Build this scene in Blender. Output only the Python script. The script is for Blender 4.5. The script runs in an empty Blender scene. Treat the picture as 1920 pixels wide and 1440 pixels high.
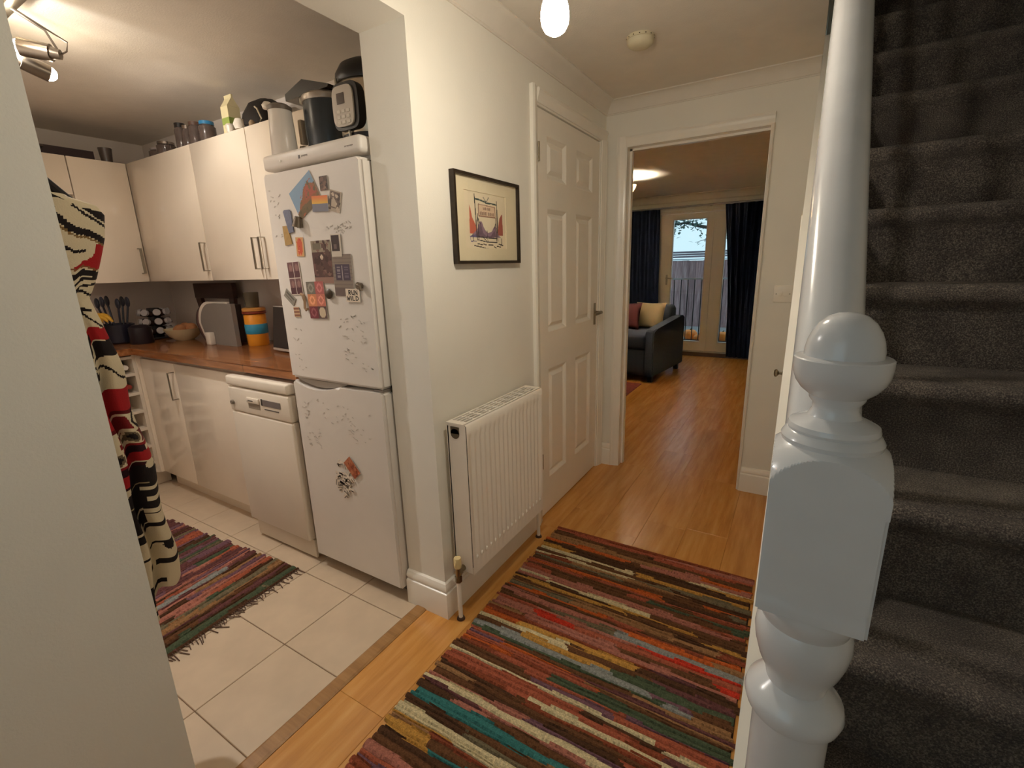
import bpy, bmesh, math, random
from mathutils import Vector, Matrix
random.seed(7)
PI = math.pi
SC = bpy.context.scene
COL = SC.collection

# ------------------------------------------------------------------ camera, world, exposure
def srgb(r, g, b):
    def f(c):
        c /= 255.0
        return c / 12.92 if c <= 0.04045 else ((c + 0.055) / 1.055) ** 2.4
    return (f(r), f(g), f(b), 1.0)

cam_d = bpy.data.cameras.new('camera')
cam = bpy.data.objects.new('camera', cam_d)
COL.objects.link(cam)
cam_d.sensor_width = 36.0
cam_d.lens = 36.0 * 874.14 / 1920.0
cam_d.clip_start = 0.02
_R = Vector((0.85673238, 0.51502727, -0.02750541))
_U = Vector((-0.10264805, 0.2225292, 0.96950716))
_F = Vector((-0.50544338, 0.8277848, -0.24351451))
cam.matrix_world = Matrix(((_R.x, _U.x, -_F.x, 0.0), (_R.y, _U.y, -_F.y, 0.0),
                           (_R.z, _U.z, -_F.z, 1.3106), (0, 0, 0, 1)))
SC.camera = cam

world = bpy.data.worlds.new('dusk_sky')
SC.world = world
world.use_nodes = True
bgn = world.node_tree.nodes['Background']
bgn.inputs[0].default_value = (0.50, 0.72, 0.82, 1)
bgn.inputs[1].default_value = 0.66

vs = SC.view_settings
vs.view_transform = 'Standard'
vs.look = 'None'
vs.gamma = 1.0
vs.exposure = 1.03
SC.cycles.diffuse_bounces = 8
SC.cycles.max_bounces = 14
vs.use_curve_mapping = False

HALL_BULB = 265.0
KITCHEN_SPOT = 17.0
LOUNGE_BULB = 3400.0

# ------------------------------------------------------------------ materials
MATS = {}

def nodes_of(name):
    m = bpy.data.materials.new(name)
    m.use_nodes = True
    nt = m.node_tree
    b = nt.nodes['Principled BSDF']
    return m, nt, b

def setin(b, key, val):
    if key in b.inputs:
        b.inputs[key].default_value = val

def tex_coord(nt, scale=(1, 1, 1), rot=(0, 0, 0)):
    tc = nt.nodes.new('ShaderNodeTexCoord')
    mp = nt.nodes.new('ShaderNodeMapping')
    mp.inputs['Scale'].default_value = scale
    mp.inputs['Rotation'].default_value = rot
    nt.links.new(tc.outputs['Object'], mp.inputs['Vector'])
    return mp.outputs['Vector']

def noise(nt, vec, scale, detail=3.0, rough=0.55):
    n = nt.nodes.new('ShaderNodeTexNoise')
    n.inputs['Scale'].default_value = scale
    n.inputs['Detail'].default_value = detail
    n.inputs['Roughness'].default_value = rough
    nt.links.new(vec, n.inputs['Vector'])
    return n.outputs['Fac']

def ramp(nt, fac, stops):
    r = nt.nodes.new('ShaderNodeValToRGB')
    cr = r.color_ramp
    while len(cr.elements) < len(stops):
        cr.elements.new(0.5)
    for e, (p, c) in zip(cr.elements, stops):
        e.position = p
        e.color = c
    nt.links.new(fac, r.inputs['Fac'])
    return r.outputs['Color']

def bump(nt, b, height, strength, dist=0.01):
    n = nt.nodes.new('ShaderNodeBump')
    n.inputs['Strength'].default_value = strength
    n.inputs['Distance'].default_value = dist
    nt.links.new(height, n.inputs['Height'])
    nt.links.new(n.outputs['Normal'], b.inputs['Normal'])

def M(name, rgb, rough=0.5, metal=0.0, spec=0.5, vary=0.05, vscale=6.0, bscale=0.0, bstr=0.0, coat=0.0, alpha=1.0, trans=0.0, ior=1.45):
    if name in MATS:
        return MATS[name]
    m, nt, b = nodes_of(name)
    c = srgb(*rgb)
    setin(b, 'Roughness', rough)
    setin(b, 'Metallic', metal)
    setin(b, 'Specular IOR Level', spec)
    setin(b, 'Coat Weight', coat)
    setin(b, 'Transmission Weight', trans)
    setin(b, 'IOR', ior)
    v = tex_coord(nt)
    f = noise(nt, v, vscale)
    lo = tuple(max(0, x * (1 - vary)) for x in c[:3]) + (1,)
    hi = tuple(min(1, x * (1 + vary)) for x in c[:3]) + (1,)
    nt.links.new(ramp(nt, f, [(0.3, lo), (0.7, hi)]), b.inputs['Base Color'])
    if bscale:
        bump(nt, b, noise(nt, v, bscale, 4.0), bstr, 0.004)
    MATS[name] = m
    return m

def emit(name, rgb_lin, strength):
    if name in MATS:
        return MATS[name]
    m = bpy.data.materials.new(name)
    m.use_nodes = True
    nt = m.node_tree
    for n in list(nt.nodes):
        nt.nodes.remove(n)
    e = nt.nodes.new('ShaderNodeEmission')
    o = nt.nodes.new('ShaderNodeOutputMaterial')
    e.inputs[0].default_value = tuple(rgb_lin) + (1,)
    e.inputs[1].default_value = strength
    nt.links.new(e.outputs[0], o.inputs[0])
    MATS[name] = m
    return m

def bulb_mat(name, rgb_lin, strength):
    """LED bulb: the dome gives most of its light downwards, the collar little"""
    m = emit(name, rgb_lin, strength)
    nt = m.node_tree
    e = [n for n in nt.nodes if n.type == 'EMISSION'][0]
    g = nt.nodes.new('ShaderNodeNewGeometry')
    sp_ = nt.nodes.new('ShaderNodeSeparateXYZ')
    nt.links.new(g.outputs['Normal'], sp_.inputs[0])
    mr = nt.nodes.new('ShaderNodeMapRange')
    mr.inputs['From Min'].default_value = 0.0
    mr.inputs['From Max'].default_value = -1.0
    mr.inputs['To Min'].default_value = strength * 0.27
    mr.inputs['To Max'].default_value = strength
    nt.links.new(sp_.outputs['Z'], mr.inputs['Value'])
    nt.links.new(mr.outputs[0], e.inputs[1])
    return m

def vcol_mat(name, rough=0.6, bscale=0.0, bstr=0.0, spec=0.4, fuzz=0.0):
    if name in MATS:
        return MATS[name]
    m, nt, b = nodes_of(name)
    a = nt.nodes.new('ShaderNodeAttribute')
    a.attribute_name = 'Col'
    setin(b, 'Roughness', rough)
    setin(b, 'Specular IOR Level', spec)
    if fuzz:
        v = tex_coord(nt)
        f = noise(nt, v, 260.0, 3.0)
        mx = nt.nodes.new('ShaderNodeMix')
        mx.data_type = 'RGBA'
        mx.blend_type = 'MULTIPLY'
        mx.inputs['Factor'].default_value = 1.0
        nt.links.new(a.outputs['Color'], mx.inputs['A'])
        nt.links.new(ramp(nt, f, [(0.25, (1 - fuzz,) * 3 + (1,)), (0.75, (1.15,) * 3 + (1,))]), mx.inputs['B'])
        nt.links.new(mx.outputs['Result'], b.inputs['Base Color'])
    else:
        nt.links.new(a.outputs['Color'], b.inputs['Base Color'])
    if bscale:
        v = tex_coord(nt)
        bump(nt, b, noise(nt, v, bscale, 4.0), bstr, 0.004)
    MATS[name] = m
    return m

def wood_mat(name, c_dark, c_mid, c_light, rough=0.3, scale=(9, 1.1, 9), grain=4.0, per_object=0.25, coat=0.0, staves=None):
    if name in MATS:
        return MATS[name]
    m, nt, b = nodes_of(name)
    v = tex_coord(nt, scale)
    oi = nt.nodes.new('ShaderNodeObjectInfo')
    add = nt.nodes.new('ShaderNodeVectorMath')
    add.operation = 'ADD'
    mul = nt.nodes.new('ShaderNodeMath')
    mul.operation = 'MULTIPLY'
    mul.inputs[1].default_value = 37.0
    nt.links.new(oi.outputs['Random'], mul.inputs[0])
    nt.links.new(v, add.inputs[0])
    nt.links.new(mul.outputs[0], add.inputs[1])
    f = noise(nt, add.outputs[0], grain, 6.0, 0.62)
    base = ramp(nt, f, [(0.25, srgb(*c_dark)), (0.5, srgb(*c_mid)), (0.75, srgb(*c_light))])
    hs = nt.nodes.new('ShaderNodeHueSaturation')
    mr = nt.nodes.new('ShaderNodeMapRange')
    mr.inputs['To Min'].default_value = 1 - per_object
    mr.inputs['To Max'].default_value = 1 + per_object * 0.4
    nt.links.new(oi.outputs['Random'], mr.inputs['Value'])
    nt.links.new(mr.outputs[0], hs.inputs['Value'])
    nt.links.new(base, hs.inputs['Color'])
    last = hs.outputs['Color']
    if staves:
        bt = nt.nodes.new('ShaderNodeTexBrick')
        bt.inputs['Color1'].default_value = (1.15, 1.1, 1.05, 1)
        bt.inputs['Color2'].default_value = (0.6, 0.55, 0.5, 1)
        bt.inputs['Mortar'].default_value = (0.5, 0.45, 0.4, 1)
        bt.inputs['Mortar Size'].default_value = 0.004
        bt.inputs['Scale'].default_value = staves
        bt.inputs['Brick Width'].default_value = 1.4
        bt.inputs['Row Height'].default_value = 0.16
        nt.links.new(tex_coord(nt), bt.inputs['Vector'])
        mx = nt.nodes.new('ShaderNodeMix')
        mx.data_type = 'RGBA'
        mx.blend_type = 'MULTIPLY'
        mx.inputs['Factor'].default_value = 0.7
        nt.links.new(last, mx.inputs['A'])
        nt.links.new(bt.outputs['Color'], mx.inputs['B'])
        last = mx.outputs['Result']
    nt.links.new(last, b.inputs['Base Color'])
    setin(b, 'Roughness', rough)
    setin(b, 'Specular IOR Level', 0.45)
    setin(b, 'Coat Weight', coat)
    bump(nt, b, f, 0.06, 0.002)
    MATS[name] = m
    return m

def carpet_mat():
    m, nt, b = nodes_of('carpet')
    v = tex_coord(nt)
    f1 = noise(nt, v, 330.0, 4.0, 0.7)
    f2 = noise(nt, v, 9.0, 3.0)
    mx = nt.nodes.new('ShaderNodeMath')
    mx.operation = 'MULTIPLY_ADD'
    mx.inputs[1].default_value = 0.82
    add = nt.nodes.new('ShaderNodeMath')
    add.operation = 'MULTIPLY'
    add.inputs[1].default_value = 0.22
    nt.links.new(f2, add.inputs[0])
    nt.links.new(f1, mx.inputs[0])
    nt.links.new(add.outputs[0], mx.inputs[2])
    nt.links.new(ramp(nt, mx.outputs[0], [(0.36, srgb(44, 39, 41)), (0.52, srgb(104, 96, 92)), (0.68, srgb(192, 180, 164))]), b.inputs['Base Color'])
    setin(b, 'Roughness', 1.0)
    setin(b, 'Specular IOR Level', 0.1)
    setin(b, 'Sheen Weight', 0.15)
    bump(nt, b, f1, 0.9, 0.012)
    MATS['carpet'] = m
    return m

MWALL = M('wall_paint', (234, 230, 219), 0.75, vary=0.025, vscale=3.0, bscale=220, bstr=0.12)
MKIT = M('kitchen_wall_paint', (222, 214, 206), 0.7, vary=0.03, vscale=3.0, bscale=220, bstr=0.12)
MCEIL = M('ceiling_paint', (226, 219, 207), 0.85, vary=0.03, vscale=9.0, bscale=160, bstr=0.2)
MGLOSS = M('white_gloss_paint', (240, 235, 224), 0.22, vary=0.02, vscale=5.0, bscale=30, bstr=0.03)
MSATIN = M('white_satin_paint', (240, 234, 222), 0.38, vary=0.02, vscale=5.0, bscale=60, bstr=0.03)
MNEWEL = M('white_newel_gloss', (208, 210, 213), 0.22, vary=0.03, vscale=14.0, bscale=26, bstr=0.06, coat=0.3)
MRAD = M('radiator_enamel', (242, 234, 222), 0.35, vary=0.02)
MFRIDGE = M('fridge_enamel', (222, 216, 208), 0.42, vary=0.03, vscale=4.0)
MFRIDGE_TRIM = M('fridge_trim', (202, 196, 188), 0.45)
MGREYGAP = M('grey_seal', (96, 88, 80), 0.7)
MCAB = M('cabinet_gloss', (232, 220, 202), 0.16, vary=0.015, coat=0.4)
MCABIN = M('cabinet_carcass', (214, 203, 186), 0.5)
MCHROME = M('brushed_steel', (168, 162, 150), 0.3, metal=1.0)
MBRASS = M('aged_nickel', (150, 138, 116), 0.28, metal=1.0)
MDARK = M('dark_plastic', (34, 30, 28), 0.4)
MBLACK = M('black_paint', (22, 20, 18), 0.35)
MTILE = M('floor_tile', (206, 186, 160), 0.38, vary=0.07, vscale=7.0, bscale=40, bstr=0.05)
MGROUT = M('grout', (140, 116, 94), 0.9)
MWOOD = wood_mat('laminate_oak', (182, 122, 56), (206, 146, 74), (220, 166, 94), 0.25, (9, 0.8, 9), 3.0, 0.07)
MTHRESH = wood_mat('threshold_oak', (146, 106, 62), (172, 128, 78), (188, 146, 96), 0.35, (1, 12, 12), 4.0, 0.1)
MWORK = wood_mat('butcher_block', (120, 72, 40), (156, 100, 58), (188, 132, 82), 0.26, (1.2, 14, 14), 3.0, 0.1, 0.3, staves=1.0)
MCARPET = carpet_mat()
MGLASS = None

def glass_mat(name='window_glass', tint=(1, 1, 1), rough=0.0, mixf=0.1):
    if name in MATS:
        return MATS[name]
    m = bpy.data.materials.new(name)
    m.use_nodes = True
    nt = m.node_tree
    for n in list(nt.nodes):
        nt.nodes.remove(n)
    t = nt.nodes.new('ShaderNodeBsdfTransparent')
    t.inputs[0].default_value = tuple(tint) + (1,)
    g = nt.nodes.new('ShaderNodeBsdfGlossy')
    g.inputs['Roughness'].default_value = rough
    mx = nt.nodes.new('ShaderNodeMixShader')
    fr = nt.nodes.new('ShaderNodeLayerWeight')
    fr.inputs['Blend'].default_value = 0.5
    pw = nt.nodes.new('ShaderNodeMath')
    pw.operation = 'POWER'
    pw.inputs[1].default_value = 4.0
    nt.links.new(fr.outputs['Facing'], pw.inputs[0])
    mrg = nt.nodes.new('ShaderNodeMapRange')
    mrg.inputs['To Min'].default_value = 0.035
    mrg.inputs['To Max'].default_value = 0.9
    nt.links.new(pw.outputs[0], mrg.inputs['Value'])
    o = nt.nodes.new('ShaderNodeOutputMaterial')
    nt.links.new(mrg.outputs[0], mx.inputs[0])
    nt.links.new(t.outputs[0], mx.inputs[1])
    nt.links.new(g.outputs[0], mx.inputs[2])
    nt.links.new(mx.outputs[0], o.inputs[0])
    MATS[name] = m
    return m
MGLASS = glass_mat()
MJAR = glass_mat('jar_glass', (0.80, 0.76, 0.74), 0.03)

# ------------------------------------------------------------------ mesh helpers
def box(bm, x0, x1, y0, y1, z0, z1, bev=0.0, seg=2):
    vs_ = [bm.verts.new((x, y, z)) for x in (x0, x1) for y in (y0, y1) for z in (z0, z1)]
    fs = [(0, 1, 3, 2), (4, 6, 7, 5), (0, 4, 5, 1), (2, 3, 7, 6), (0, 2, 6, 4), (1, 5, 7, 3)]
    faces = [bm.faces.new([vs_[i] for i in f]) for f in fs]
    if bev > 0:
        es = set()
        for f in faces:
            es.update(f.edges)
        bmesh.ops.bevel(bm, geom=list(es), offset=bev, segments=seg, affect='EDGES', profile=0.5)
    return bm

def xform(bm, mat, start=0):
    bm.verts.ensure_lookup_table()
    for v in bm.verts[start:]:
        v.co = mat @ v.co

def frame_of(d):
    d = Vector(d).normalized()
    a = Vector((0, 0, 1)) if abs(d.z) < 0.9 else Vector((1, 0, 0))
    u = d.cross(a).normalized()
    w = u.cross(d).normalized()
    return u, w

def cyl(bm, p0, p1, r0, r1=None, seg=16, caps=True):
    p0, p1 = Vector(p0), Vector(p1)
    r1 = r0 if r1 is None else r1
    u, w = frame_of(p1 - p0)
    a, b = [], []
    for i in range(seg):
        t = 2 * PI * i / seg
        d = u * math.cos(t) + w * math.sin(t)
        a.append(bm.verts.new(p0 + d * r0))
        b.append(bm.verts.new(p1 + d * r1))
    for i in range(seg):
        j = (i + 1) % seg
        bm.faces.new((a[i], a[j], b[j], b[i]))
    if caps:
        bm.faces.new(list(reversed(a)))
        bm.faces.new(b)
    return bm

def tube(bm, pts, r, seg=8, closed=False):
    pts = [Vector(p) for p in pts]
    rings = []
    n = len(pts)
    for i, p in enumerate(pts):
        if closed:
            d = pts[(i + 1) % n] - pts[i - 1]
        else:
            d = pts[min(i + 1, n - 1)] - pts[max(i - 1, 0)]
        u, w = frame_of(d)
        rr = r[i] if isinstance(r, (list, tuple)) else r
        rings.append([bm.verts.new(p + (u * math.cos(2 * PI * k / seg) + w * math.sin(2 * PI * k / seg)) * rr) for k in range(seg)])
    for i in range(n if closed else n - 1):
        A_, B_ = rings[i], rings[(i + 1) % n]
        for k in range(seg):
            j = (k + 1) % seg
            bm.faces.new((A_[k], A_[j], B_[j], B_[k]))
    if not closed:
        bm.faces.new(list(reversed(rings[0])))
        bm.faces.new(rings[-1])
    return bm

def lathe(bm, prof, c=(0, 0, 0), seg=32, mod=None):
    """prof: list of (r, z) bottom to top; axis along z through c"""
    c = Vector(c)
    rings = []
    for r, z in prof:
        if r < 1e-6:
            rings.append([bm.verts.new(c + Vector((0, 0, z)))])
        else:
            ring = []
            for k in range(seg):
                t = 2 * PI * k / seg
                rr = r * (mod(t) if mod else 1.0)
                ring.append(bm.verts.new(c + Vector((rr * math.cos(t), rr * math.sin(t), z))))
            rings.append(ring)
    for A_, B_ in zip(rings[:-1], rings[1:]):
        for k in range(seg):
            j = (k + 1) % seg
            if len(A_) == 1 and len(B_) == 1:
                continue
            if len(A_) == 1:
                bm.faces.new((A_[0], B_[j], B_[k]))
            elif len(B_) == 1:
                bm.faces.new((A_[k], A_[j], B_[0]))
            else:
                bm.faces.new((A_[k], A_[j], B_[j], B_[k]))
    if len(rings[0]) > 1:
        bm.faces.new(list(reversed(rings[0])))
    if len(rings[-1]) > 1:
        bm.faces.new(rings[-1])
    return bm

def extrude_poly(bm, pts, axis, a0, a1):
    """pts 2-D closed polygon; axis 'x': pts=(y,z); 'y': pts=(x,z); 'z': pts=(x,y)"""
    def mk(p, a):
        return {'x': (a, p[0], p[1]), 'y': (p[0], a, p[1]), 'z': (p[0], p[1], a)}[axis]
    A_ = [bm.verts.new(mk(p, a0)) for p in pts]
    B_ = [bm.verts.new(mk(p, a1)) for p in pts]
    n = len(pts)
    for i in range(n):
        j = (i + 1) % n
        bm.faces.new((A_[i], A_[j], B_[j], B_[i]))
    bm.faces.new(list(reversed(A_)))
    bm.faces.new(B_)
    return bm

def bmn():
    return bmesh.new()

def obj(name, bm, mat, parent=None, smooth=False, local=False, sharp=40):
    bmesh.ops.recalc_face_normals(bm, faces=bm.faces[:])
    if parent is not None and not local:
        o_ = WLOC.get(parent.name, Vector((0, 0, 0)))
        for v in bm.verts:
            v.co -= o_
    elif parent is None and not local:
        xs = [v.co.x for v in bm.verts]
        ys = [v.co.y for v in bm.verts]
        zs = [v.co.z for v in bm.verts]
        base = Vector(((min(xs) + max(xs)) / 2, (min(ys) + max(ys)) / 2, min(zs)))
        for v in bm.verts:
            v.co -= base
    me = bpy.data.meshes.new(name)
    bm.to_mesh(me)
    bm.free()
    if smooth:
        me.polygons.foreach_set('use_smooth', [True] * len(me.polygons))
        me.set_sharp_from_angle(angle=math.radians(sharp))
    if mat is not None:
        me.materials.append(mat)
    o = bpy.data.objects.new(name, me)
    COL.objects.link(o)
    if parent is not None:
        o.parent = parent
        WLOC[o.name] = WLOC.get(parent.name, Vector((0, 0, 0)))
    elif not local:
        o.location = base
        WLOC[o.name] = base
    return o

WLOC = {}

def thing(name, label, cat, loc=(0, 0, 0), group=None, rot=(0, 0, 0)):
    o = bpy.data.objects.new(name, None)
    o.empty_display_size = 0.1
    COL.objects.link(o)
    o.location = loc
    o.rotation_euler = rot
    WLOC[o.name] = Vector(loc)
    o['label'] = label
    o['category'] = cat
    if group:
        o['group'] = group
    return o

def tag(o, label, cat, group=None):
    o['label'] = label
    o['category'] = cat
    if group:
        o['group'] = group
    return o

def struct(o, label=None):
    o['kind'] = 'structure'
    if label:
        o['label'] = label
    return o

def bxo(name, dims, mat, parent=None, bev=0.0, seg=2, smooth=False):
    return obj(name, box(bmn(), *dims, bev=bev, seg=seg), mat, parent, smooth or bev > 0)

def copy_tree(o, loc, label=None, group=None):
    c = o.copy()
    COL.objects.link(c)
    c.location = loc
    WLOC[c.name] = Vector(loc)
    if label:
        c['label'] = label
    if group:
        c['group'] = group
    for ch in list(o.children):
        d = ch.copy()
        COL.objects.link(d)
        d.parent = c
        for g in list(ch.children):
            e = g.copy()
            COL.objects.link(e)
            e.parent = d
    return c

# tiny raster canvas turned into coloured faces (flat print)
class Canvas:
    def __init__(s, w, h, bg):
        s.w, s.h = w, h
        s.px = [[bg] * w for _ in range(h)]          # row 0 = top
    def rect(s, x0, y0, x1, y1, c):
        for y in range(max(0, int(y0)), min(s.h, int(y1))):
            for x in range(max(0, int(x0)), min(s.w, int(x1))):
                s.px[y][x] = c
    def fn(s, f):
        for y in range(s.h):
            for x in range(s.w):
                c = f((x + .5) / s.w, (y + .5) / s.h)
                if c is not None:
                    s.px[y][x] = c
    def ell(s, cx, cy, rx, ry, c, r_in=0.0):
        for y in range(max(0, int(cy - ry) - 1), min(s.h, int(cy + ry) + 2)):
            for x in range(max(0, int(cx - rx) - 1), min(s.w, int(cx + rx) + 2)):
                d = ((x + .5 - cx) / rx) ** 2 + ((y + .5 - cy) / ry) ** 2
                if r_in ** 2 <= d <= 1:
                    s.px[y][x] = c
    def line(s, x0, y0, x1, y1, w, c):
        L2 = (x1 - x0) ** 2 + (y1 - y0) ** 2 + 1e-9
        for y in range(max(0, int(min(y0, y1) - w) - 1), min(s.h, int(max(y0, y1) + w) + 2)):
            for x in range(max(0, int(min(x0, x1) - w) - 1), min(s.w, int(max(x0, x1) + w) + 2)):
                px, py = x + .5, y + .5
                t = max(0, min(1, ((px - x0) * (x1 - x0) + (py - y0) * (y1 - y0)) / L2))
                if (px - x0 - t * (x1 - x0)) ** 2 + (py - y0 - t * (y1 - y0)) ** 2 <= (w / 2) ** 2:
                    s.px[y][x] = c
    def path(s, pts, w, c):
        for a, b in zip(pts[:-1], pts[1:]):
            s.line(a[0], a[1], b[0], b[1], w, c)
    def poly(s, pts, c):
        ys = [p[1] for p in pts]
        n = len(pts)
        for y in range(max(0, int(min(ys))), min(s.h, int(max(ys)) + 1)):
            py = y + .5
            xs = []
            for i in range(n):
                (xa, ya), (xb, yb) = pts[i], pts[(i + 1) % n]
                if (ya <= py < yb) or (yb <= py < ya):
                    xs.append(xa + (py - ya) * (xb - xa) / (yb - ya))
            xs.sort()
            for a, b in zip(xs[::2], xs[1::2]):
                for x in range(max(0, int(a + .5)), min(s.w, int(b + .5))):
                    s.px[y][x] = c

def set_face_cols(me, cols):
    at = me.color_attributes.new('Col', 'FLOAT_COLOR', 'CORNER')
    buf = []
    for p in me.polygons:
        c = cols[p.index]
        for _ in range(p.loop_total):
            buf.extend(c)
    at.data.foreach_set('color', buf)

def canvas_mesh(name, cv, W, H, thick, edge=(0.6, 0.56, 0.5, 1), warp=None):
    """card in local XZ, facing -Y, centred on origin"""
    verts, faces, cols = [], [], []
    for j in range(cv.h + 1):
        for i in range(cv.w + 1):
            x = (i / cv.w - .5) * W
            z = (.5 - j / cv.h) * H
            y = -thick / 2 + (warp(x, z) if warp else 0)
            verts.append((x, y, z))
    for j in range(cv.h):
        for i in range(cv.w):
            a = j * (cv.w + 1) + i
            faces.append((a, a + cv.w + 1, a + cv.w + 2, a + 1))
            cols.append(cv.px[j][i])
    n0 = len(verts)
    ring = [i for i in range(cv.w + 1)] + [j * (cv.w + 1) + cv.w for j in range(1, cv.h + 1)] + \
           [cv.h * (cv.w + 1) + i for i in range(cv.w - 1, -1, -1)] + [j * (cv.w + 1) for j in range(cv.h - 1, 0, -1)]
    for k in ring:
        v = verts[k]
        verts.append((v[0], v[1] + thick, v[2]))
    m = len(ring)
    for k in range(m):
        l = (k + 1) % m
        faces.append((ring[k], ring[l], n0 + l, n0 + k))
        cols.append(edge)
    faces.append(tuple(n0 + k for k in range(m)))
    cols.append(edge)
    me = bpy.data.meshes.new(name)
    me.from_pydata(verts, [], faces)
    me.update()
    set_face_cols(me, cols)
    return me

def add_mesh(name, me, mat, loc=(0, 0, 0), rot=(0, 0, 0), parent=None):
    me.materials.append(mat)
    o = bpy.data.objects.new(name, me)
    COL.objects.link(o)
    o.location = loc
    o.rotation_euler = rot
    if parent is not None:
        o.parent = parent
    WLOC[o.name] = Vector(loc)
    return o
MPRINT = vcol_mat('printed_paper', 0.55)

# ------------------------------------------------------------------ dimensions
A, AI = -1.044, -1.23            # hall / kitchen faces of the left wall
N, J = 0.307, 1.177              # jambs of the kitchen opening
E, E2 = 2.835, 2.945             # end wall with the lounge doorway
ZC, ZO = 2.195, 2.015            # ceiling, head of the kitchen opening
D0, D1, DT = 1.986, 2.748, 1.98  # six-panel door leaf
XW0, XW1, ZW = -0.915, -0.197, 1.952   # lounge doorway
XS = -0.012                      # hall face of the stair partition
KB, KL, KN = 1.72, -4.0, 0.307   # kitchen back / left / near walls
LF, LL, LR = 7.0, -3.6, 0.06     # lounge far / left / right walls
ZTOP = 4.7
RISE, GOING, Y1 = 0.206, 0.225, 0.455

def sweep(bm, path, prof):
    """closed (offset, z) profile along a plan path; offset to the right of travel, mitred"""
    n = len(path)
    nrm = []
    for i in range(n - 1):
        d = Vector((path[i + 1][0] - path[i][0], path[i + 1][1] - path[i][1])).normalized()
        nrm.append(Vector((d.y, -d.x)))
    rings = []
    for i, p in enumerate(path):
        if i == 0:
            m = nrm[0]
        elif i == n - 1:
            m = nrm[-1]
        else:
            m = (nrm[i - 1] + nrm[i]).normalized()
            m = m / m.dot(nrm[i])
        rings.append([bm.verts.new((p[0] + m.x * o, p[1] + m.y * o, z)) for o, z in prof])
    k = len(prof)
    for A_, B_ in zip(rings[:-1], rings[1:]):
        for i in range(k):
            j = (i + 1) % k
            bm.faces.new((A_[i], A_[j], B_[j], B_[i]))
    bm.faces.new(list(reversed(rings[0])))
    bm.faces.new(rings[-1])
    return bm

# ------------------------------------------------------------------ shell
bm = bmn()
box(bm, AI, A, -1.1, N, 0, ZC)
box(bm, AI, A, N, J, ZO, ZC)
box(bm, AI, A, J, D0 - 0.03, 0, ZC)
box(bm, AI, A, D0 - 0.03, D1 + 0.03, DT + 0.03, ZC)
box(bm, AI, A, D1 + 0.03, E2, 0, ZC)
struct(obj('wall_left', bm, MWALL))
bm = bmn()
box(bm, LL - 0.1, AI, E, E2, 0, ZC)
box(bm, A, XW0 - 0.02, E, E2, 0, ZC)
box(bm, XW0 - 0.02, XW1 + 0.015, E, E2, ZW + 0.02, ZC)
box(bm, XW1 + 0.015, 0.02, E, E2, 0, ZC)
struct(obj('wall_end', bm, MWALL))
struct(bxo('wall_kitchen_back', (KL - 0.1, AI, KB, KB + 0.1, 0, ZC), MKIT))
struct(bxo('wall_kitchen_left', (KL - 0.1, KL, KN, KB, 0, ZC), MKIT))
struct(bxo('wall_kitchen_near', (KL - 0.1, AI, KN - 0.1, KN, 0, ZC), MKIT))
struct(bxo('wall_closet_back', (AI - 0.9, AI, 1.9, 2.0, 0, ZC), MWALL))
bm = bmn()
box(bm, AI, -1.02, -1.1, -1.0, 0, ZTOP)
box(bm, 0.10, 1.05, -1.1, -1.0, 0, ZTOP)
box(bm, -1.02, 0.10, -1.1, -1.0, 2.10, ZTOP)
struct(obj('wall_front', bm, MWALL))
struct(bxo('wall_stair', (0.95, 1.05, -1.0, 3.7, 0, ZTOP), MWALL))
struct(bxo('wall_stair_head', (XS - 0.05, 1.05, 3.7, 3.8, 0, ZTOP), MWALL))
struct(bxo('wall_stair_upper', (XS - 0.05, XS, -1.0, 3.7, ZC + 0.25, ZTOP), MWALL))
struct(bxo('ceiling_stairwell', (XS - 0.05, 1.05, -1.1, 3.8, ZTOP, ZTOP + 0.1), MCEIL))
# panelled underside of the stairs (partition) that follows the pitch of the flight
def string_z(y):
    return RISE * ((y - Y1) / GOING) + RISE + 0.05
bm = bmn()
extrude_poly(bm, [(0.52, 0.0), (E, 0.0), (E, ZC), (2.56, ZC), (0.52, string_z(0.52))], 'x', XS, 0.022)
wp = struct(obj('wall_right', bm, MGLOSS))
struct(bxo('ceiling_hall', (AI, XS, -1.1, E2, ZC, ZC + 0.25), MCEIL))
struct(bxo('ceiling_kitchen', (KL - 0.1, AI, KN - 0.1, KB + 0.1, ZC, ZC + 0.1), MCEIL))
struct(bxo('ceiling_lounge', (LL - 0.1, LR + 0.1, E2, LF + 0.1, ZC, ZC + 0.1), MCEIL))
struct(bxo('wall_lounge_left', (LL - 0.1, LL, E2, LF + 0.1, 0, ZC), MWALL))
struct(bxo('wall_lounge_right', (LR, LR + 0.1, E2, LF + 0.1, 0, ZC), MWALL))
bm = bmn()
FX0, FX1, FZ = -1.80, -0.30, 1.99
box(bm, LL, FX0, LF, LF + 0.12, 0, ZC)
box(bm, FX1, LR, LF, LF + 0.12, 0, ZC)
box(bm, FX0, FX1, LF, LF + 0.12, FZ, ZC)
struct(obj('wall_lounge_far', bm, MWALL))

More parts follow.
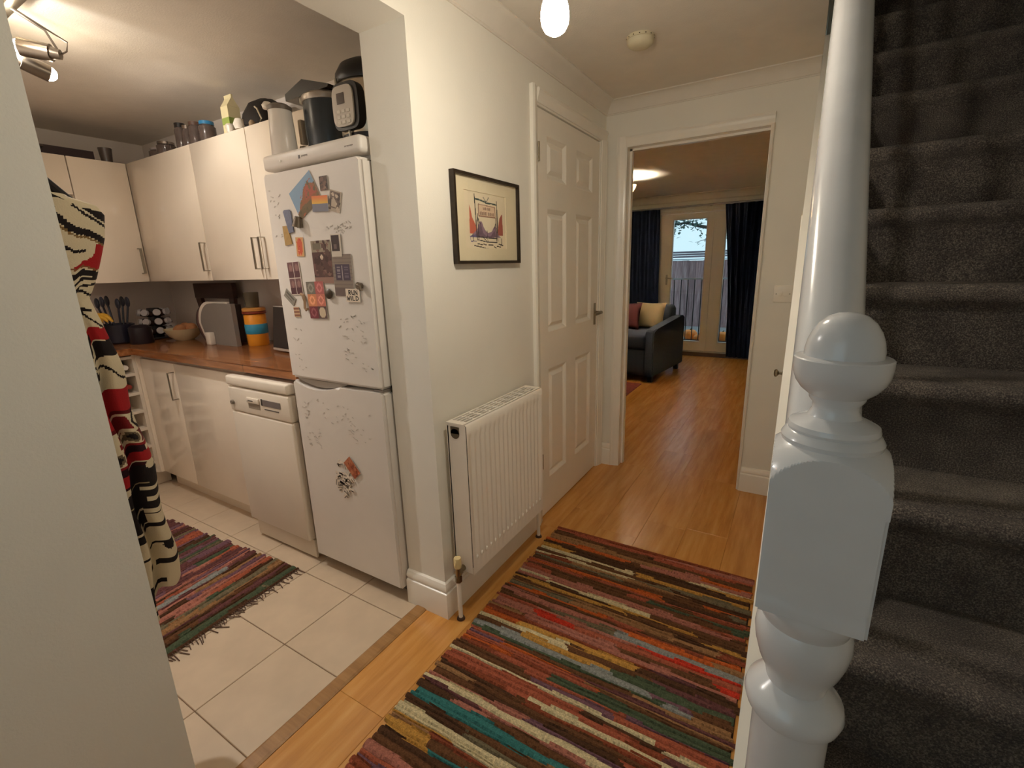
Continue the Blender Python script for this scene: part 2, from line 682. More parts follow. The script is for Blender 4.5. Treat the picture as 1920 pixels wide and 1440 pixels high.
# floors: sub-floor slab, planks and tiles as pieces
floor_h = struct(bxo('floor', (LL, 0.95, -1.0, LF, -0.06, -0.012), MGROUT))
plank_meshes = {}
def plank(x0, x1, y0, y1, parent):
    key = (round(x1 - x0, 4), round(y1 - y0, 4))
    if key not in plank_meshes:
        b = bmn()
        w, l = x1 - x0 - 0.0006, y1 - y0 - 0.0006
        box(b, -w / 2, w / 2, -l / 2, l / 2, -0.0125, 0.0, bev=0.0009, seg=1)
        me = bpy.data.meshes.new('plank')
        bmesh.ops.recalc_face_normals(b, faces=b.faces[:])
        b.to_mesh(me)
        b.free()
        me.materials.append(MWOOD)
        plank_meshes[key] = me
    o = bpy.data.objects.new('plank', plank_meshes[key])
    COL.objects.link(o)
    o.parent = parent
    o.location = Vector(((x0 + x1) / 2, (y0 + y1) / 2, 0)) - WLOC[parent.name]
PW = 0.193
rr = random.Random(3)
cx = -1.135
ci = 0
edges = [cx + PW * k for k in range(6)] + [XS]
for k in range(len(edges) - 1):
    if edges[k + 1] - edges[k] < 0.01:
        continue
    y = -1.0
    first = True
    while y < E:
        ln = 1.2 if not first else 0.35 + rr.random() * 0.8
        first = False
        y2 = min(y + ln, E + 0.05)
        x0 = edges[k]
        if y2 > J and x0 < A:            # the wall stands here
            x0 = x0 if y2 <= J else x0
        plank(x0, edges[k + 1], y, y2, floor_h)
        y = y2
        if y >= E + 0.049:
            break
xe = [-3.6 + PW * k for k in range(0, 20)]
for x0 in xe[:-1]:
    x1 = min(x0 + PW, LR)
    if x1 - x0 < 0.02:
        continue
    y = E + 0.05
    first = True
    while y < LF - 0.001:
        ln = 1.2 if not first else 0.3 + rr.random() * 0.85
        first = False
        y2 = min(y + ln, LF)
        if x1 > -2.6:
            plank(x0, x1, y, y2, floor_h)
        y = y2
bm = bmn()
floor_k = struct(bxo('floor_kitchen', (KL, -1.183, KN, KB, -0.06, -0.004), MGROUT))
S = 0.304
tile_meshes = {}
def tile(x0, x1, y0, y1):
    key = (round(x1 - x0, 4), round(y1 - y0, 4))
    if key not in tile_meshes:
        b = bmn()
        w, l = x1 - x0 - 0.0028, y1 - y0 - 0.0028
        box(b, -w / 2, w / 2, -l / 2, l / 2, -0.010, 0.0, bev=0.0016, seg=1)
        me = bpy.data.meshes.new('tile')
        bmesh.ops.recalc_face_normals(b, faces=b.faces[:])
        b.to_mesh(me)
        b.free()
        me.materials.append(MTILE)
        tile_meshes[key] = me
    o = bpy.data.objects.new('tile', tile_meshes[key])
    COL.objects.link(o)
    o.parent = floor_k
    o.location = Vector(((x0 + x1) / 2, (y0 + y1) / 2, 0)) - WLOC[floor_k.name]
xl = [-1.183, -1.472] + [-1.472 - S * k for k in range(1, 8)]
yl = [KN, 0.465, 0.769, 1.073, 1.377, KB]
for a, b_ in zip(xl[1:], xl[:-1]):
    for c, d in zip(yl[:-1], yl[1:]):
        tile(a, b_, c, d)
th = bmn()
extrude_poly(th, [(-1.186, -0.004), (-1.134, -0.004), (-1.134, 0.002), (-1.142, 0.006), (-1.178, 0.006), (-1.186, 0.002)], 'y', N, J + 0.0)
struct(obj('trim_threshold', th, MTHRESH))

# skirting boards
SK = [(0.0, 0.0), (0.020, 0.0), (0.020, 0.100), (0.018, 0.106), (0.013, 0.109), (0.012, 0.113), (0.016, 0.118), (0.016, 0.128), (0.012, 0.136), (0.009, 0.142), (0.0, 0.146)]
def skirting(name, path):
    return struct(obj(name, sweep(bmn(), path, SK), MGLOSS, smooth=True, sharp=30))
skirting('baseboard_left', [(AI, J), (A, J), (A, 1.915)])
skirting('baseboard_near', [(A, -1.0), (A, N), (AI, N)])
skirting('baseboard_end_left', [(A, E), (-0.972, E)])
skirting('baseboard_end_right', [(-0.182, E), (XS, E)])
skirting('baseboard_lounge_far', [(LL, LF), (FX0 - 0.05, LF)])
skirting('baseboard_lounge_right', [(FX1 + 0.05, LF), (LR, LF)])

def cove(s):
    p = [(0, 0), (.064, 0), (.064, -.005), (.056, -.007), (.041, -.013), (.027, -.025), (.016, -.041), (.009, -.056), (.005, -.058), (.005, -.064), (0, -.064)]
    return [(o * s, ZC + z * s) for o, z in p]
struct(obj('trim_cornice_hall', sweep(bmn(), [(A, -1.0), (A, E), (XS - 0.003, E)], cove(1.0)), MCEIL, smooth=True, sharp=25))
struct(obj('trim_cornice_lounge', sweep(bmn(), [(LL, E2), (LL, LF), (LR, LF)], cove(1.5)), MCEIL, smooth=True, sharp=25))

# ------------------------------------------------------------------ six-panel door in the left wall
door1 = bpy.data.objects.new('door_1', None)
COL.objects.link(door1)
door1.location = (A, (D0 + D1) / 2, 0)
WLOC['door_1'] = Vector(door1.location)
struct(door1, 'white six-panel door in the left hall wall beside the radiator')
FXD = A - 0.006
cols_ = [(2.082, 2.296), (2.420, 2.646)]
rows_ = [(0.205, 0.800), (0.990, 1.572), (1.700, 1.884)]
ys_ = [D0, cols_[0][0], cols_[0][1], cols_[1][0], cols_[1][1], D1]
zs_ = [0.008, rows_[0][0], rows_[0][1], rows_[1][0], rows_[1][1], rows_[2][0], rows_[2][1], DT]
bm = bmn()
for i in range(5):
    for j in range(7):
        if i in (1, 3) and j in (1, 3, 5):
            continue
        box(bm, FXD - 0.038, FXD, ys_[i], ys_[i + 1], zs_[j], zs_[j + 1])
bmesh.ops.remove_doubles(bm, verts=bm.verts[:], dist=1e-5)
leaf = obj('door_leaf', bm, MSATIN, door1)
for (y0, y1) in cols_:
    for (z0, z1) in rows_:
        bm = bmn()
        steps = [(0.0, 0.0), (0.006, -0.003), (0.020, -0.013), (0.026, -0.013), (0.044, -0.004)]
        rings = []
        for ins, dep in steps:
            rings.append([bm.verts.new((FXD + dep, y, z)) for y, z in ((y0 + ins, z0 + ins), (y1 - ins, z0 + ins), (y1 - ins, z1 - ins), (y0 + ins, z1 - ins))])
        for a_, b_ in zip(rings[:-1], rings[1:]):
            for k in range(4):
                l = (k + 1) % 4
                bm.faces.new((a_[k], a_[l], b_[l], b_[k]))
        bm.faces.new(rings[-1])
        back = [bm.verts.new((FXD - 0.03, v.co.y, v.co.z)) for v in rings[0]]
        for k in range(4):
            l = (k + 1) % 4
            bm.faces.new((rings[0][l], rings[0][k], back[k], back[l]))
        bm.faces.new(back)
        obj('panel', bm, MSATIN, door1)
AR = [(0.0, 0.0), (0.0, 0.016), (0.012, 0.020), (0.02, 0.016), (0.034, 0.013), (0.05, 0.008), (0.058, 0.006), (0.058, 0.0)]
def architrave_x(name, y0, y1, z0, z1, vert, parent, flip=False):
    """moulding on the x = A plane; profile runs across its width"""
    bm = bmn()
    if vert:
        w = y1 - y0
        pts = [((y1 - p * w / 0.058) if flip else (y0 + p * w / 0.058), h) for p, h in AR]
        A_ = [bm.verts.new((A + h, y, z0)) for y, h in pts]
        B_ = [bm.verts.new((A + h, y, z1)) for y, h in pts]
    else:
        w = z1 - z0
        pts = [(z1 - p * w / 0.058, h) for p, h in AR]
        A_ = [bm.verts.new((A + h, y0, z)) for z, h in pts]
        B_ = [bm.verts.new((A + h, y1, z)) for z, h in pts]
    n = len(pts)
    for i in range(n):
        j = (i + 1) % n
        bm.faces.new((A_[i], A_[j], B_[j], B_[i]))
    bm.faces.new(A_)
    bm.faces.new(B_)
    return obj(name, bm, MGLOSS, parent)
architrave_x('architrave', 1.915, 1.972, 0, 2.048, True, door1)
architrave_x('architrave', 2.764, 2.818, 0, 1.996, True, door1, True)
architrave_x('architrave', 1.972, 2.818, 1.994, 2.048, False, door1)
bm = bmn()
box(bm, A - 0.12, A, D0 - 0.028, D0 - 0.004, 0, DT + 0.026)
box(bm, A - 0.12, A, D1 + 0.004, D1 + 0.028, 0, DT + 0.026)
box(bm, A - 0.12, A, D0 - 0.004, D1 + 0.004, DT + 0.005, DT + 0.026)
obj('door_lining', bm, MGLOSS, door1)
for hz in (0.33, 1.80):
    bm = bmn()
    cyl(bm, (A + 0.004, D0 - 0.002, hz - 0.04), (A + 0.004, D0 - 0.002, hz + 0.04), 0.0055, seg=10)
    obj('hinge', bm, MBRASS, door1, True)
hd = obj('handle_plate', box(bmn(), FXD, FXD + 0.006, 2.690, 2.716, 0.955, 1.085, bev=0.002), MBRASS, door1, True)
bm = bmn()
cyl(bm, (FXD + 0.004, 2.703, 1.03), (FXD + 0.045, 2.703, 1.03), 0.0085, seg=12)
tube(bm, [(FXD + 0.045, 2.704, 1.030), (FXD + 0.047, 2.690, 1.031), (FXD + 0.046, 2.65, 1.028), (FXD + 0.045, 2.60, 1.024)], [0.010, 0.0105, 0.009, 0.0075], 12)
hobj = obj('lever_handle', bm, MBRASS, hd, True)

# ------------------------------------------------------------------ doorway to the lounge
bm = bmn()
box(bm, XW0 - 0.02, XW0, E - 0.004, E2 + 0.004, 0, ZW + 0.02)
box(bm, XW1, XW1 + 0.015, E - 0.004, E2 + 0.004, 0, ZW + 0.02)
box(bm, XW0, XW1, E - 0.004, E2 + 0.004, ZW, ZW + 0.02)
box(bm, XW0, XW0 + 0.012, E + 0.05, E + 0.085, 0, ZW)
box(bm, XW0, XW1, E + 0.05, E + 0.085, ZW - 0.012, ZW)
d2 = struct(obj('door_2', bm, MGLOSS), 'open doorway lining to the lounge')
def architrave_y(x0, x1, z0, z1, vert, flip=False):
    bm = bmn()
    if vert:
        w = x1 - x0
        pts = [((x1 - p * w / 0.058) if flip else (x0 + p * w / 0.058), h) for p, h in AR]
        A_ = [bm.verts.new((x, E - h, z0)) for x, h in pts]
        B_ = [bm.verts.new((x, E - h, z1)) for x, h in pts]
    else:
        w = z1 - z0
        pts = [(z1 - p * w / 0.058, h) for p, h in AR]
        A_ = [bm.verts.new((x0, E - h, z)) for z, h in pts]
        B_ = [bm.verts.new((x1, E - h, z)) for z, h in pts]
    n = len(pts)
    for i in range(n):
        j = (i + 1) % n
        bm.faces.new((A_[i], A_[j], B_[j], B_[i]))
    bm.faces.new(A_)
    bm.faces.new(B_)
    return obj('architrave', bm, MGLOSS, d2)
architrave_y(-0.974, -0.922, 0, 2.008, True)
architrave_y(-0.922, -0.180, 1.956, 2.008, False)
architrave_y(-0.195, -0.180, 0, 1.956, True, True)

# under-stair cupboard door with its knob
bm = bmn()
box(bm, XS - 0.004, XS, 1.90, 2.50, 0.04, 1.45, bev=0.001)
d3 = struct(obj('door_3', bm, MGLOSS, smooth=True), 'white cupboard door in the panelling under the stairs')
bm = bmn()
prof = [(0.0, 0.0), (0.016, 0.0), (0.016, 0.003), (0.006, 0.008), (0.006, 0.022), (0.012, 0.028), (0.0175, 0.034), (0.0185, 0.042), (0.013, 0.049), (0.0, 0.051)]
lathe(bm, prof, seg=20)
mt = Matrix.Translation((XS - 0.004, 1.98, 0.895)) @ Matrix.Rotation(-PI / 2, 4, 'Y') @ Matrix.Diagonal((0.8, 0.8, 0.62, 1))
xform(bm, mt)
obj('knob', bm, MBRASS, d3, True)

# unseen glazed front door behind the viewer, added to bring in cool daylight
d4 = bpy.data.objects.new('door_4', None)
COL.objects.link(d4)
d4.location = (-0.49, -1.05, 0)
WLOC['door_4'] = Vector(d4.location)
struct(d4, 'unseen glazed front door, added for its daylight')
bm = bmn()
box(bm, -1.02, -0.94, -1.08, -1.03, 0, 2.10)
box(bm, 0.02, 0.10, -1.08, -1.03, 0, 2.10)
box(bm, -0.94, 0.02, -1.08, -1.03, 0, 1.05)
box(bm, -0.94, 0.02, -1.08, -1.03, 2.03, 2.10)
obj('door_leaf', bm, MSATIN, d4)
bxo('pane', (-0.94, 0.02, -1.06, -1.054, 1.05, 2.03), MGLASS, d4)

# ------------------------------------------------------------------ stairs
st = thing('staircase', 'steep straight staircase covered in dark grey speckled carpet', 'staircase', (0.5, Y1, 0))
def step_profile(m):
    y, z0, z1 = Y1 + GOING * (m - 1), RISE * (m - 1), RISE * m
    yb = y + GOING + 0.02
    return [(y, z0), (y, z1 - 0.062), (y - 0.006, z1 - 0.050), (y - 0.020, z1 - 0.040), (y - 0.028, z1 - 0.026), (y - 0.028, z1 - 0.012),
            (y - 0.020, z1 - 0.001), (y - 0.006, z1 + 0.004), (y + 0.010, z1 + 0.003), (y + 0.026, z1 - 0.004), (y + 0.040, z1 - 0.006), (y + 0.058, z1 - 0.002), (y + 0.085, z1),
            (yb, z1), (yb, z1 - 0.03), (y + 0.03, z1 - 0.05), (y + 0.03, z0)]
for m in range(1, 13):
    bm = bmn()
    extrude_poly(bm, step_profile(m), 'x', 0.088, 0.945)
    obj('carpeted_step', bm, MCARPET, st, True, sharp=50)
bm = bmn()
pts = [(0.52, 0.0), (0.75, 0.0), (2.86, string_z(2.86) - 0.42), (2.86, string_z(2.86)), (0.52, string_z(0.52))]
extrude_poly(bm, pts, 'x', 0.023, 0.086)
obj('stair_string', bm, MGLOSS, st)

# ------------------------------------------------------------------ banister
NX, NY = 0.038, 0.474
bn = thing('banister', 'white gloss newel post, handrail and turned spindles beside the stairs', 'banister', (NX, NY, 0))
hb = 0.0425
nw = bmn()
# square block with scalloped shoulders
ZB0, ZB1 = 0.992, 1.118
box(nw, NX - hb, NX + hb, NY - hb, NY + hb, 0.995, 1.108)
bmesh.ops.bevel(nw, geom=[e for e in nw.edges if abs((e.verts[0].co - e.verts[1].co).z) > 0.05], offset=0.0025, segments=2, affect='EDGES')
newel = obj('newel_block', nw, MNEWEL, bn, True, sharp=30)
# shoulders: square-to-round transition with a curved shoulder line
sh = bmn()
seg = 160
def sq_r(t, half):
    return half / max(abs(math.cos(t)), abs(math.sin(t)))
rings = []
for k in range(41):
    u = k / 40.0
    # sphere of radius R intersected with the square prism
    zz = 1.108 + 0.048 * u
    Rs = math.sqrt(max(0.0, 0.0625 ** 2 - (0.052 * u) ** 2))
    ring = []
    for i in range(seg):
        t = 2 * PI * i / seg
        r = min(sq_r(t, hb), Rs)
        ring.append(sh.verts.new((NX + r * math.cos(t), NY + r * math.sin(t), zz)))
    rings.append(ring)
for a_, b_ in zip(rings[:-1], rings[1:]):
    for i in range(seg):
        j = (i + 1) % seg
        sh.faces.new((a_[i], a_[j], b_[j], b_[i]))
sh.faces.new(rings[-1])
sh.faces.new(list(reversed(rings[0])))
obj('newel_shoulder', sh, MNEWEL, bn, True, sharp=18)
bm = bmn()
lathe(bm, [(0.0, 1.150), (0.034, 1.150), (0.0375, 1.153), (0.0385, 1.158), (0.036, 1.163), (0.0335, 1.1645), (0.0345, 1.167), (0.0335, 1.171), (0.028, 1.174),
           (0.020, 1.178), (0.0172, 1.184), (0.0175, 1.189), (0.0205, 1.193), (0.0210, 1.196),
           (0.028, 1.202), (0.0325, 1.2085), (0.0348, 1.215), (0.0355, 1.222), (0.0355, 1.2285), (0.0345, 1.2295), (0.0285, 1.2305),
           (0.0283, 1.236), (0.0270, 1.2435), (0.0243, 1.251), (0.0200, 1.258), (0.0140, 1.2635), (0.0075, 1.2662), (0.0, 1.267)], (NX, NY, 0), 48)
obj('newel_cap', bm, MNEWEL, bn, True, sharp=35)
bm = bmn()
lathe(bm, [(0.0425, 0.30), (0.030, 0.32), (0.028, 0.40), (0.034, 0.66), (0.0345, 0.842), (0.0345, 0.858), (0.042, 0.864), (0.0445, 0.873), (0.0425, 0.882), (0.034, 0.890),
           (0.0265, 0.898), (0.0285, 0.908), (0.0350, 0.922), (0.0395, 0.938), (0.0415, 0.952), (0.0405, 0.964), (0.0375, 0.971), (0.0385, 0.975), (0.0412, 0.982), (0.0418, 0.989), (0.040, 0.996)], (NX, NY, 0), 48)
box(bm, NX - hb, NX + hb, NY - hb, NY + hb, 0.0, 0.30)
obj('newel_turning', bm, MNEWEL, bn, True, sharp=35)
# handrail
def rail_z(y):
    return 1.47 + (y - 0.9) * RISE / GOING
RX, RW = 0.0345, 0.032
prof = []
for k in range(20):
    t = 2 * PI * k / 20
    cx_, cz_ = math.cos(t), math.sin(t)
    prof.append((RX + RW * math.copysign(abs(cx_) ** 0.75, cx_), 0.031 * math.copysign(abs(cz_) ** 0.75, cz_)))
bm = bmn()
ra = [bm.verts.new((x, NY + hb - 0.002, rail_z(NY + hb) + h / math.cos(math.atan(RISE / GOING)))) for x, h in prof]
rb = [bm.verts.new((x, 2.95, rail_z(2.95) + h / math.cos(math.atan(RISE / GOING)))) for x, h in prof]
for i in range(20):
    j = (i + 1) % 20
    bm.faces.new((ra[i], ra[j], rb[j], rb[i]))
bm.faces.new(list(reversed(ra)))
bm.faces.new(rb)
obj('handrail', bm, MNEWEL, bn, True)
first = None
y = 0.70
while y < 2.9:
    zb, zt = string_z(y) - 0.01, rail_z(y) - 0.03
    h = zt - zb
    if first is None:
        bm = bmn()
        s_ = 0.014
        box(bm, -s_, s_, -s_, s_, 0.0, 0.13, bev=0.002)
        box(bm, -s_, s_, -s_, s_, h - 0.17, h + 0.02, bev=0.002)
        lathe(bm, [(0.013, 0.13), (0.014, 0.14), (0.009, 0.152), (0.009, 0.16), (0.013, 0.185), (0.0155, 0.22), (0.0145, 0.26), (0.012, 0.33), (0.0105, h * 0.62), (0.0095, h - 0.22), (0.014, h - 0.205), (0.014, h - 0.19), (0.010, h - 0.18), (0.013, h - 0.17)], seg=20)
        first = obj('spindle', bm, MNEWEL, bn, True, local=True, sharp=35)
        o = first
    else:
        o = first.copy()
        COL.objects.link(o)
        o.parent = bn
    o.location = Vector((0.0345, y, zb)) - Vector((NX, NY, 0))
    y += 0.150

# ------------------------------------------------------------------ hall furnishings
# bare bulb on a short pendant
LX, LY, LZ = -0.512, 1.060, 1.846
pl = thing('pendant_lamp', 'glowing bare bulb hanging from the hall ceiling', 'lamp', (LX, LY, LZ - 0.05))
bm = bmn()
lathe(bm, [(0.0, LZ - 0.048), (0.012, LZ - 0.0465), (0.022, LZ - 0.040), (0.029, LZ - 0.028), (0.031, LZ - 0.014), (0.0295, LZ + 0.002), (0.025, LZ + 0.018), (0.019, LZ + 0.034), (0.0145, LZ + 0.05)], (LX, LY, 0), 24)
obj('bulb', bm, bulb_mat('hall_bulb_glow', (1.0, 0.88, 0.71), HALL_BULB), pl, True)
bm = bmn()
lathe(bm, [(0.0150, LZ + 0.0505), (0.0165, LZ + 0.052), (0.0175, LZ + 0.075), (0.015, LZ + 0.095), (0.006, LZ + 0.105), (0.0, LZ + 0.106)], (LX, LY, 0), 20)
obj('lamp_holder', bm, MSATIN, pl, True)
bm = bmn()
cyl(bm, (LX, LY, LZ + 0.10), (LX, LY, ZC - 0.018), 0.003, seg=8)
obj('flex', bm, MSATIN, pl, True)
bm = bmn()
lathe(bm, [(0.012, ZC - 0.034), (0.030, ZC - 0.026), (0.038, ZC - 0.012), (0.040, ZC - 0.0005)], (LX, LY, 0), 24)
obj('ceiling_rose', bm, MSATIN, pl, True)

# smoke detector
sx, sy = -0.648, 2.128
sd = thing('smoke_detector', 'round cream smoke alarm fixed on the hall ceiling', 'smoke alarm', (sx, sy, ZC - 0.042))
MALARM = M('alarm_plastic', (214, 203, 172), 0.5)
bm = bmn()
lathe(bm, [(0.0, ZC - 0.042), (0.026, ZC - 0.041), (0.038, ZC - 0.038), (0.049, ZC - 0.030), (0.052, ZC - 0.022), (0.053, ZC - 0.014)], (sx, sy, 0), 40)
obj('cover', bm, MALARM, sd, True)
bm = bmn()
lathe(bm, [(0.050, ZC - 0.014), (0.054, ZC - 0.012), (0.054, ZC - 0.0005)], (sx, sy, 0), 40)
obj('mounting_base', bm, MALARM, sd, True)
bm = bmn()
for k in range(14):
    t = 2 * PI * k / 14
    c = Vector((sx + 0.0535 * math.cos(t), sy + 0.0535 * math.sin(t), ZC - 0.008))
    box(bm, c.x - 0.002, c.x + 0.002, c.y - 0.002, c.y + 0.002, c.z - 0.0015, c.z + 0.0015)
obj('vent_slots', bm, M('vent_dark', (90, 78, 56), 0.8), sd)

# double light switch on the end wall
ls = thing('light_switch', 'white double rocker light switch beside the lounge doorway', 'light switch', (-0.066, E, 1.093))
bxo('switch_plate', (-0.109, -0.023, E - 0.008, E - 0.0005, 1.093, 1.179), MSATIN, ls, bev=0.003)
for xo in (-0.079, -0.053):
    bxo('rocker', (xo - 0.009, xo + 0.009, E - 0.0125, E - 0.0075, 1.125, 1.147), MSATIN, ls, bev=0.0015)
for xo in (-0.0965, -0.0355):
    bm = bmn()
    cyl(bm, (xo, E - 0.0088, 1.136), (xo, E - 0.0078, 1.136), 0.0028, seg=10)
    obj('screw', bm, MBRASS, ls)

# radiator
rd = thing('radiator', 'white panel radiator with slotted top grille under the framed print', 'radiator', (-0.985, 1.505, 0.0))
RY0, RY1, RZ0, RZ1, RXF, RXB = 1.222, 1.792, 0.185, 0.782, -0.938, -1.026
bm = bmn()
nf = 17
pitch = (RY1 - RY0 - 0.03) / nf
cols_y = [(RY0, 0.0)]
yy = RY0 + 0.015
for k in range(nf):
    cols_y += [(yy + pitch * 0.06, 0.0), (yy + pitch * 0.26, -0.006), (yy + pitch * 0.50, -0.006), (yy + pitch * 0.70, 0.0)]
    yy += pitch
cols_y.append((RY1, 0.0))
rows_z = [(RZ0, 0.0), (RZ0 + 0.052, 0.0), (RZ0 + 0.082, 1.0), (RZ1 - 0.068, 1.0), (RZ1 - 0.042, 0.0), (RZ1 - 0.006, 0.0), (RZ1, -99)]
grid = []
for z, s_ in rows_z:
    row = []
    for y_, d in cols_y:
        x = RXF + (d * s_ if s_ > -50 else -0.006)
        row.append(bm.verts.new((x, y_, z)))
    grid.append(row)
for r0, r1 in zip(grid[:-1], grid[1:]):
    for i in range(len(r0) - 1):
        bm.faces.new((r0[i], r0[i + 1], r1[i + 1], r1[i]))
obj('front_panel', bm, MRAD, rd, True, sharp=60)
bm = bmn()
box(bm, RXB, RXB + 0.012, RY0, RY1, RZ0 + 0.01, RZ1 - 0.008, bev=0.003)
obj('back_panel', bm, MRAD, rd, True)
for y0, y1 in ((RY0, RY0 + 0.0015), (RY1 - 0.0015, RY1)):
    bm = bmn()
    box(bm, RXB + 0.004, RXF - 0.004, y0, y1, RZ0 + 0.004, RZ1 - 0.004)
    obj('side_panel', bm, MRAD, rd)
# slot in the visible side, its shadow drawn as a dark flat piece
bm = bmn()
cyl(bm, (-0.988, RY0 - 0.0012, 0.744), (-0.988, RY0 + 0.0005, 0.744), 0.019, seg=24)
box(bm, -1.007, -0.969, RY0 - 0.0012, RY0 + 0.0005, 0.744, 0.770)
obj('side_slot', bm, M('slot_shadow', (92, 80, 62), 0.6), rd)
# grille
g = bmn()
gx0, gx1, gy0, gy1 = RXB + 0.001, RXF - 0.010, RY0 - 0.003, RY1 + 0.003
gz0, gz1 = RZ1 - 0.004, RZ1 + 0.002
ncell, nsl = 10, 4
cl = (gy1 - gy0 - 0.05) / ncell
xs_ = []
usable = gx1 - gx0 - 0.02
sl_w = 0.0118
for k in range(nsl):
    s0 = gx0 + 0.0075 + k * 0.0164
    xs_.append((s0, s0 + sl_w))
prev = gx0
for s0, s1 in xs_:
    box(g, prev, s0, gy0, gy1, gz0, gz1)
    prev = s1
box(g, prev, gx1, gy0, gy1, gz0, gz1)
for k in range(ncell + 1):
    yb_ = gy0 + 0.025 + k * cl
    wv = 0.025 if k in (0, ncell) else 0.0036
    ya, yb2 = (gy0, yb_ + 0.004) if k == 0 else ((yb_ - 0.004, gy1) if k == ncell else (yb_ - wv, yb_ + wv))
    for s0, s1 in xs_:
        box(g, s0, s1, ya, yb2, gz0, gz1)
obj('top_grille', g, MRAD, rd)
bm = bmn()
box(bm, RXB + 0.014, RXF - 0.012, RY0 + 0.004, RY1 - 0.004, RZ0 + 0.02, RZ1 - 0.034)
obj('convector_fins', bm, M('fin_shadow', (24, 21, 17), 0.95), rd)  # solid near-black block; its colour stands in for shade under the slots
dm = None
for k in range(nf):
    if dm is None:
        b = bmn()
        lathe(b, [(0.0, 0.0), (0.0070, 0.0), (0.0048, 0.0032), (0.0, 0.0046)], seg=10)
        xform(b, Matrix.Diagonal((1, 0.9, 1.5, 1)) @ Matrix.Rotation(PI / 2, 4, 'Y'))
        dm = obj('weld_dimple', b, M('dimple_white', (250, 244, 232), 0.15), rd, True, local=True)
        o = dm
    else:
        o = dm.copy()
        COL.objects.link(o)
        o.parent = rd
    o.location = Vector((RXF + 0.0002, RY0 + 0.015 + pitch * (k + 0.38), RZ0 + 0.066)) - WLOC[rd.name]
# valves and pipes
def valve(yv, s):
    b = bmn()
    cyl(b, (-0.985, yv, 0.205), (-0.985, yv + s * 0.035, 0.205), 0.0115, seg=14)
    cyl(b, (-0.985, yv, 0.185), (-0.985, yv, 0.232), 0.0105, seg=14)
    cyl(b, (-0.985, yv - s * 0.004, 0.203), (-0.985, yv + s * 0.012, 0.203), 0.016, seg=6)
    cyl(b, (-0.985, yv, 0.165), (-0.985, yv, 0.188), 0.0135, seg=6)
    vb = obj('valve', b, MBRASS, rd, True, sharp=30)
    b = bmn()
    lathe(b, [(0.0, 0.226), (0.0135, 0.226), (0.0145, 0.230), (0.0145, 0.262), (0.013, 0.267), (0.0, 0.2675)], (-0.985, yv, 0), 18)
    obj('valve_cap', b, M('cream_cap', (222, 202, 150), 0.4), vb, True)
    b = bmn()
    cyl(b, (-0.985, yv, 0.0), (-0.985, yv, 0.17), 0.0085, seg=12)
    obj('pipe', b, MSATIN, vb, True)
    b = bmn()
    lathe(b, [(0.0088, 0.010), (0.014, 0.008), (0.0165, 0.0005), (0.0, 0.0004)], (-0.985, yv, 0), 16)
    obj('pipe_collar', b, M('collar_brown', (70, 46, 30), 0.5), vb, True)
valve(RY0 - 0.035, 1)
valve(RY1 + 0.035, -1)
for yb_ in (1.34, 1.67):
    bxo('wall_bracket', (A + 0.0005, RXB + 0.002, yb_ - 0.012, yb_ + 0.012, 0.3, 0.7), MRAD, rd)

# framed print
fy0, fy1, fz0, fz1 = 1.340, 1.776, 1.326, 1.634
fp = thing('framed_print', 'black framed print of a ranch gateway between red cliffs', 'picture', (A, (fy0 + fy1) / 2, fz0))
MFRAME = wood_mat('black_frame', (30, 22, 15), (44, 33, 22), (58, 44, 30), 0.35, (8, 8, 8), 5, 0.0)
fw_, fd = 0.0105, 0.020
bm = bmn()
for pts in ([(fy0, fz0), (fy1, fz0), (fy1 - fw_, fz0 + fw_), (fy0 + fw_, fz0 + fw_)], [(fy0, fz1), (fy1, fz1), (fy1 - fw_, fz1 - fw_), (fy0 + fw_, fz1 - fw_)],
            [(fy0, fz0), (fy0, fz1), (fy0 + fw_, fz1 - fw_), (fy0 + fw_, fz0 + fw_)], [(fy1, fz0), (fy1, fz1), (fy1 - fw_, fz1 - fw_), (fy1 - fw_, fz0 + fw_)]):
    extrude_poly(bm, pts, 'x', A + 0.001, A + 0.001 + fd)
obj('frame', bm, MFRAME, fp)
MMAT = M('mount_card', (236, 224, 192), 0.8, vary=0.01)
oy0, oy1, oz0, oz1 = 1.408, 1.684, 1.382, 1.578
bm = bmn()
box(bm, A + 0.001, A + 0.009, fy0 + fw_, oy0, fz0 + fw_, fz1 - fw_)
box(bm, A + 0.001, A + 0.009, oy1, fy1 - fw_, fz0 + fw_, fz1 - fw_)
box(bm, A + 0.001, A + 0.009, oy0, oy1, fz0 + fw_, oz0)
box(bm, A + 0.001, A + 0.009, oy0, oy1, oz1, fz1 - fw_)
obj('mount', bm, MMAT, fp)
CREAM = srgb(240, 226, 196)
cv = Canvas(150, 106, CREAM)
INK, RED, PURP, LIL, TEAL = srgb(40, 33, 40), srgb(206, 104, 78), srgb(112, 84, 108), srgb(150, 120, 140), srgb(52, 76, 72)
# cliffs and distance
cv.poly([(22, 78), (23, 30), (27, 38), (30, 50), (36, 58), (42, 66), (44, 78)], RED)
cv.poly([(108, 78), (112, 60), (116, 48), (119, 44), (124, 40), (126, 38), (127, 78)], srgb(176, 96, 82))
cv.poly([(28, 80), (44, 70), (48, 62), (55, 55), (60, 58), (64, 66), (70, 72), (78, 75), (90, 72), (96, 64), (102, 62), (106, 70), (112, 78), (120, 82), (28, 84)], LIL)
cv.poly([(42, 80), (50, 66), (55, 56), (58, 66), (62, 76), (70, 80), (86, 80), (98, 70), (104, 82), (42, 84)], PURP)
cv.poly([(22, 82), (44, 78), (46, 90), (24, 92)], srgb(104, 92, 140))
cv.rect(24, 84, 126, 90, CREAM)
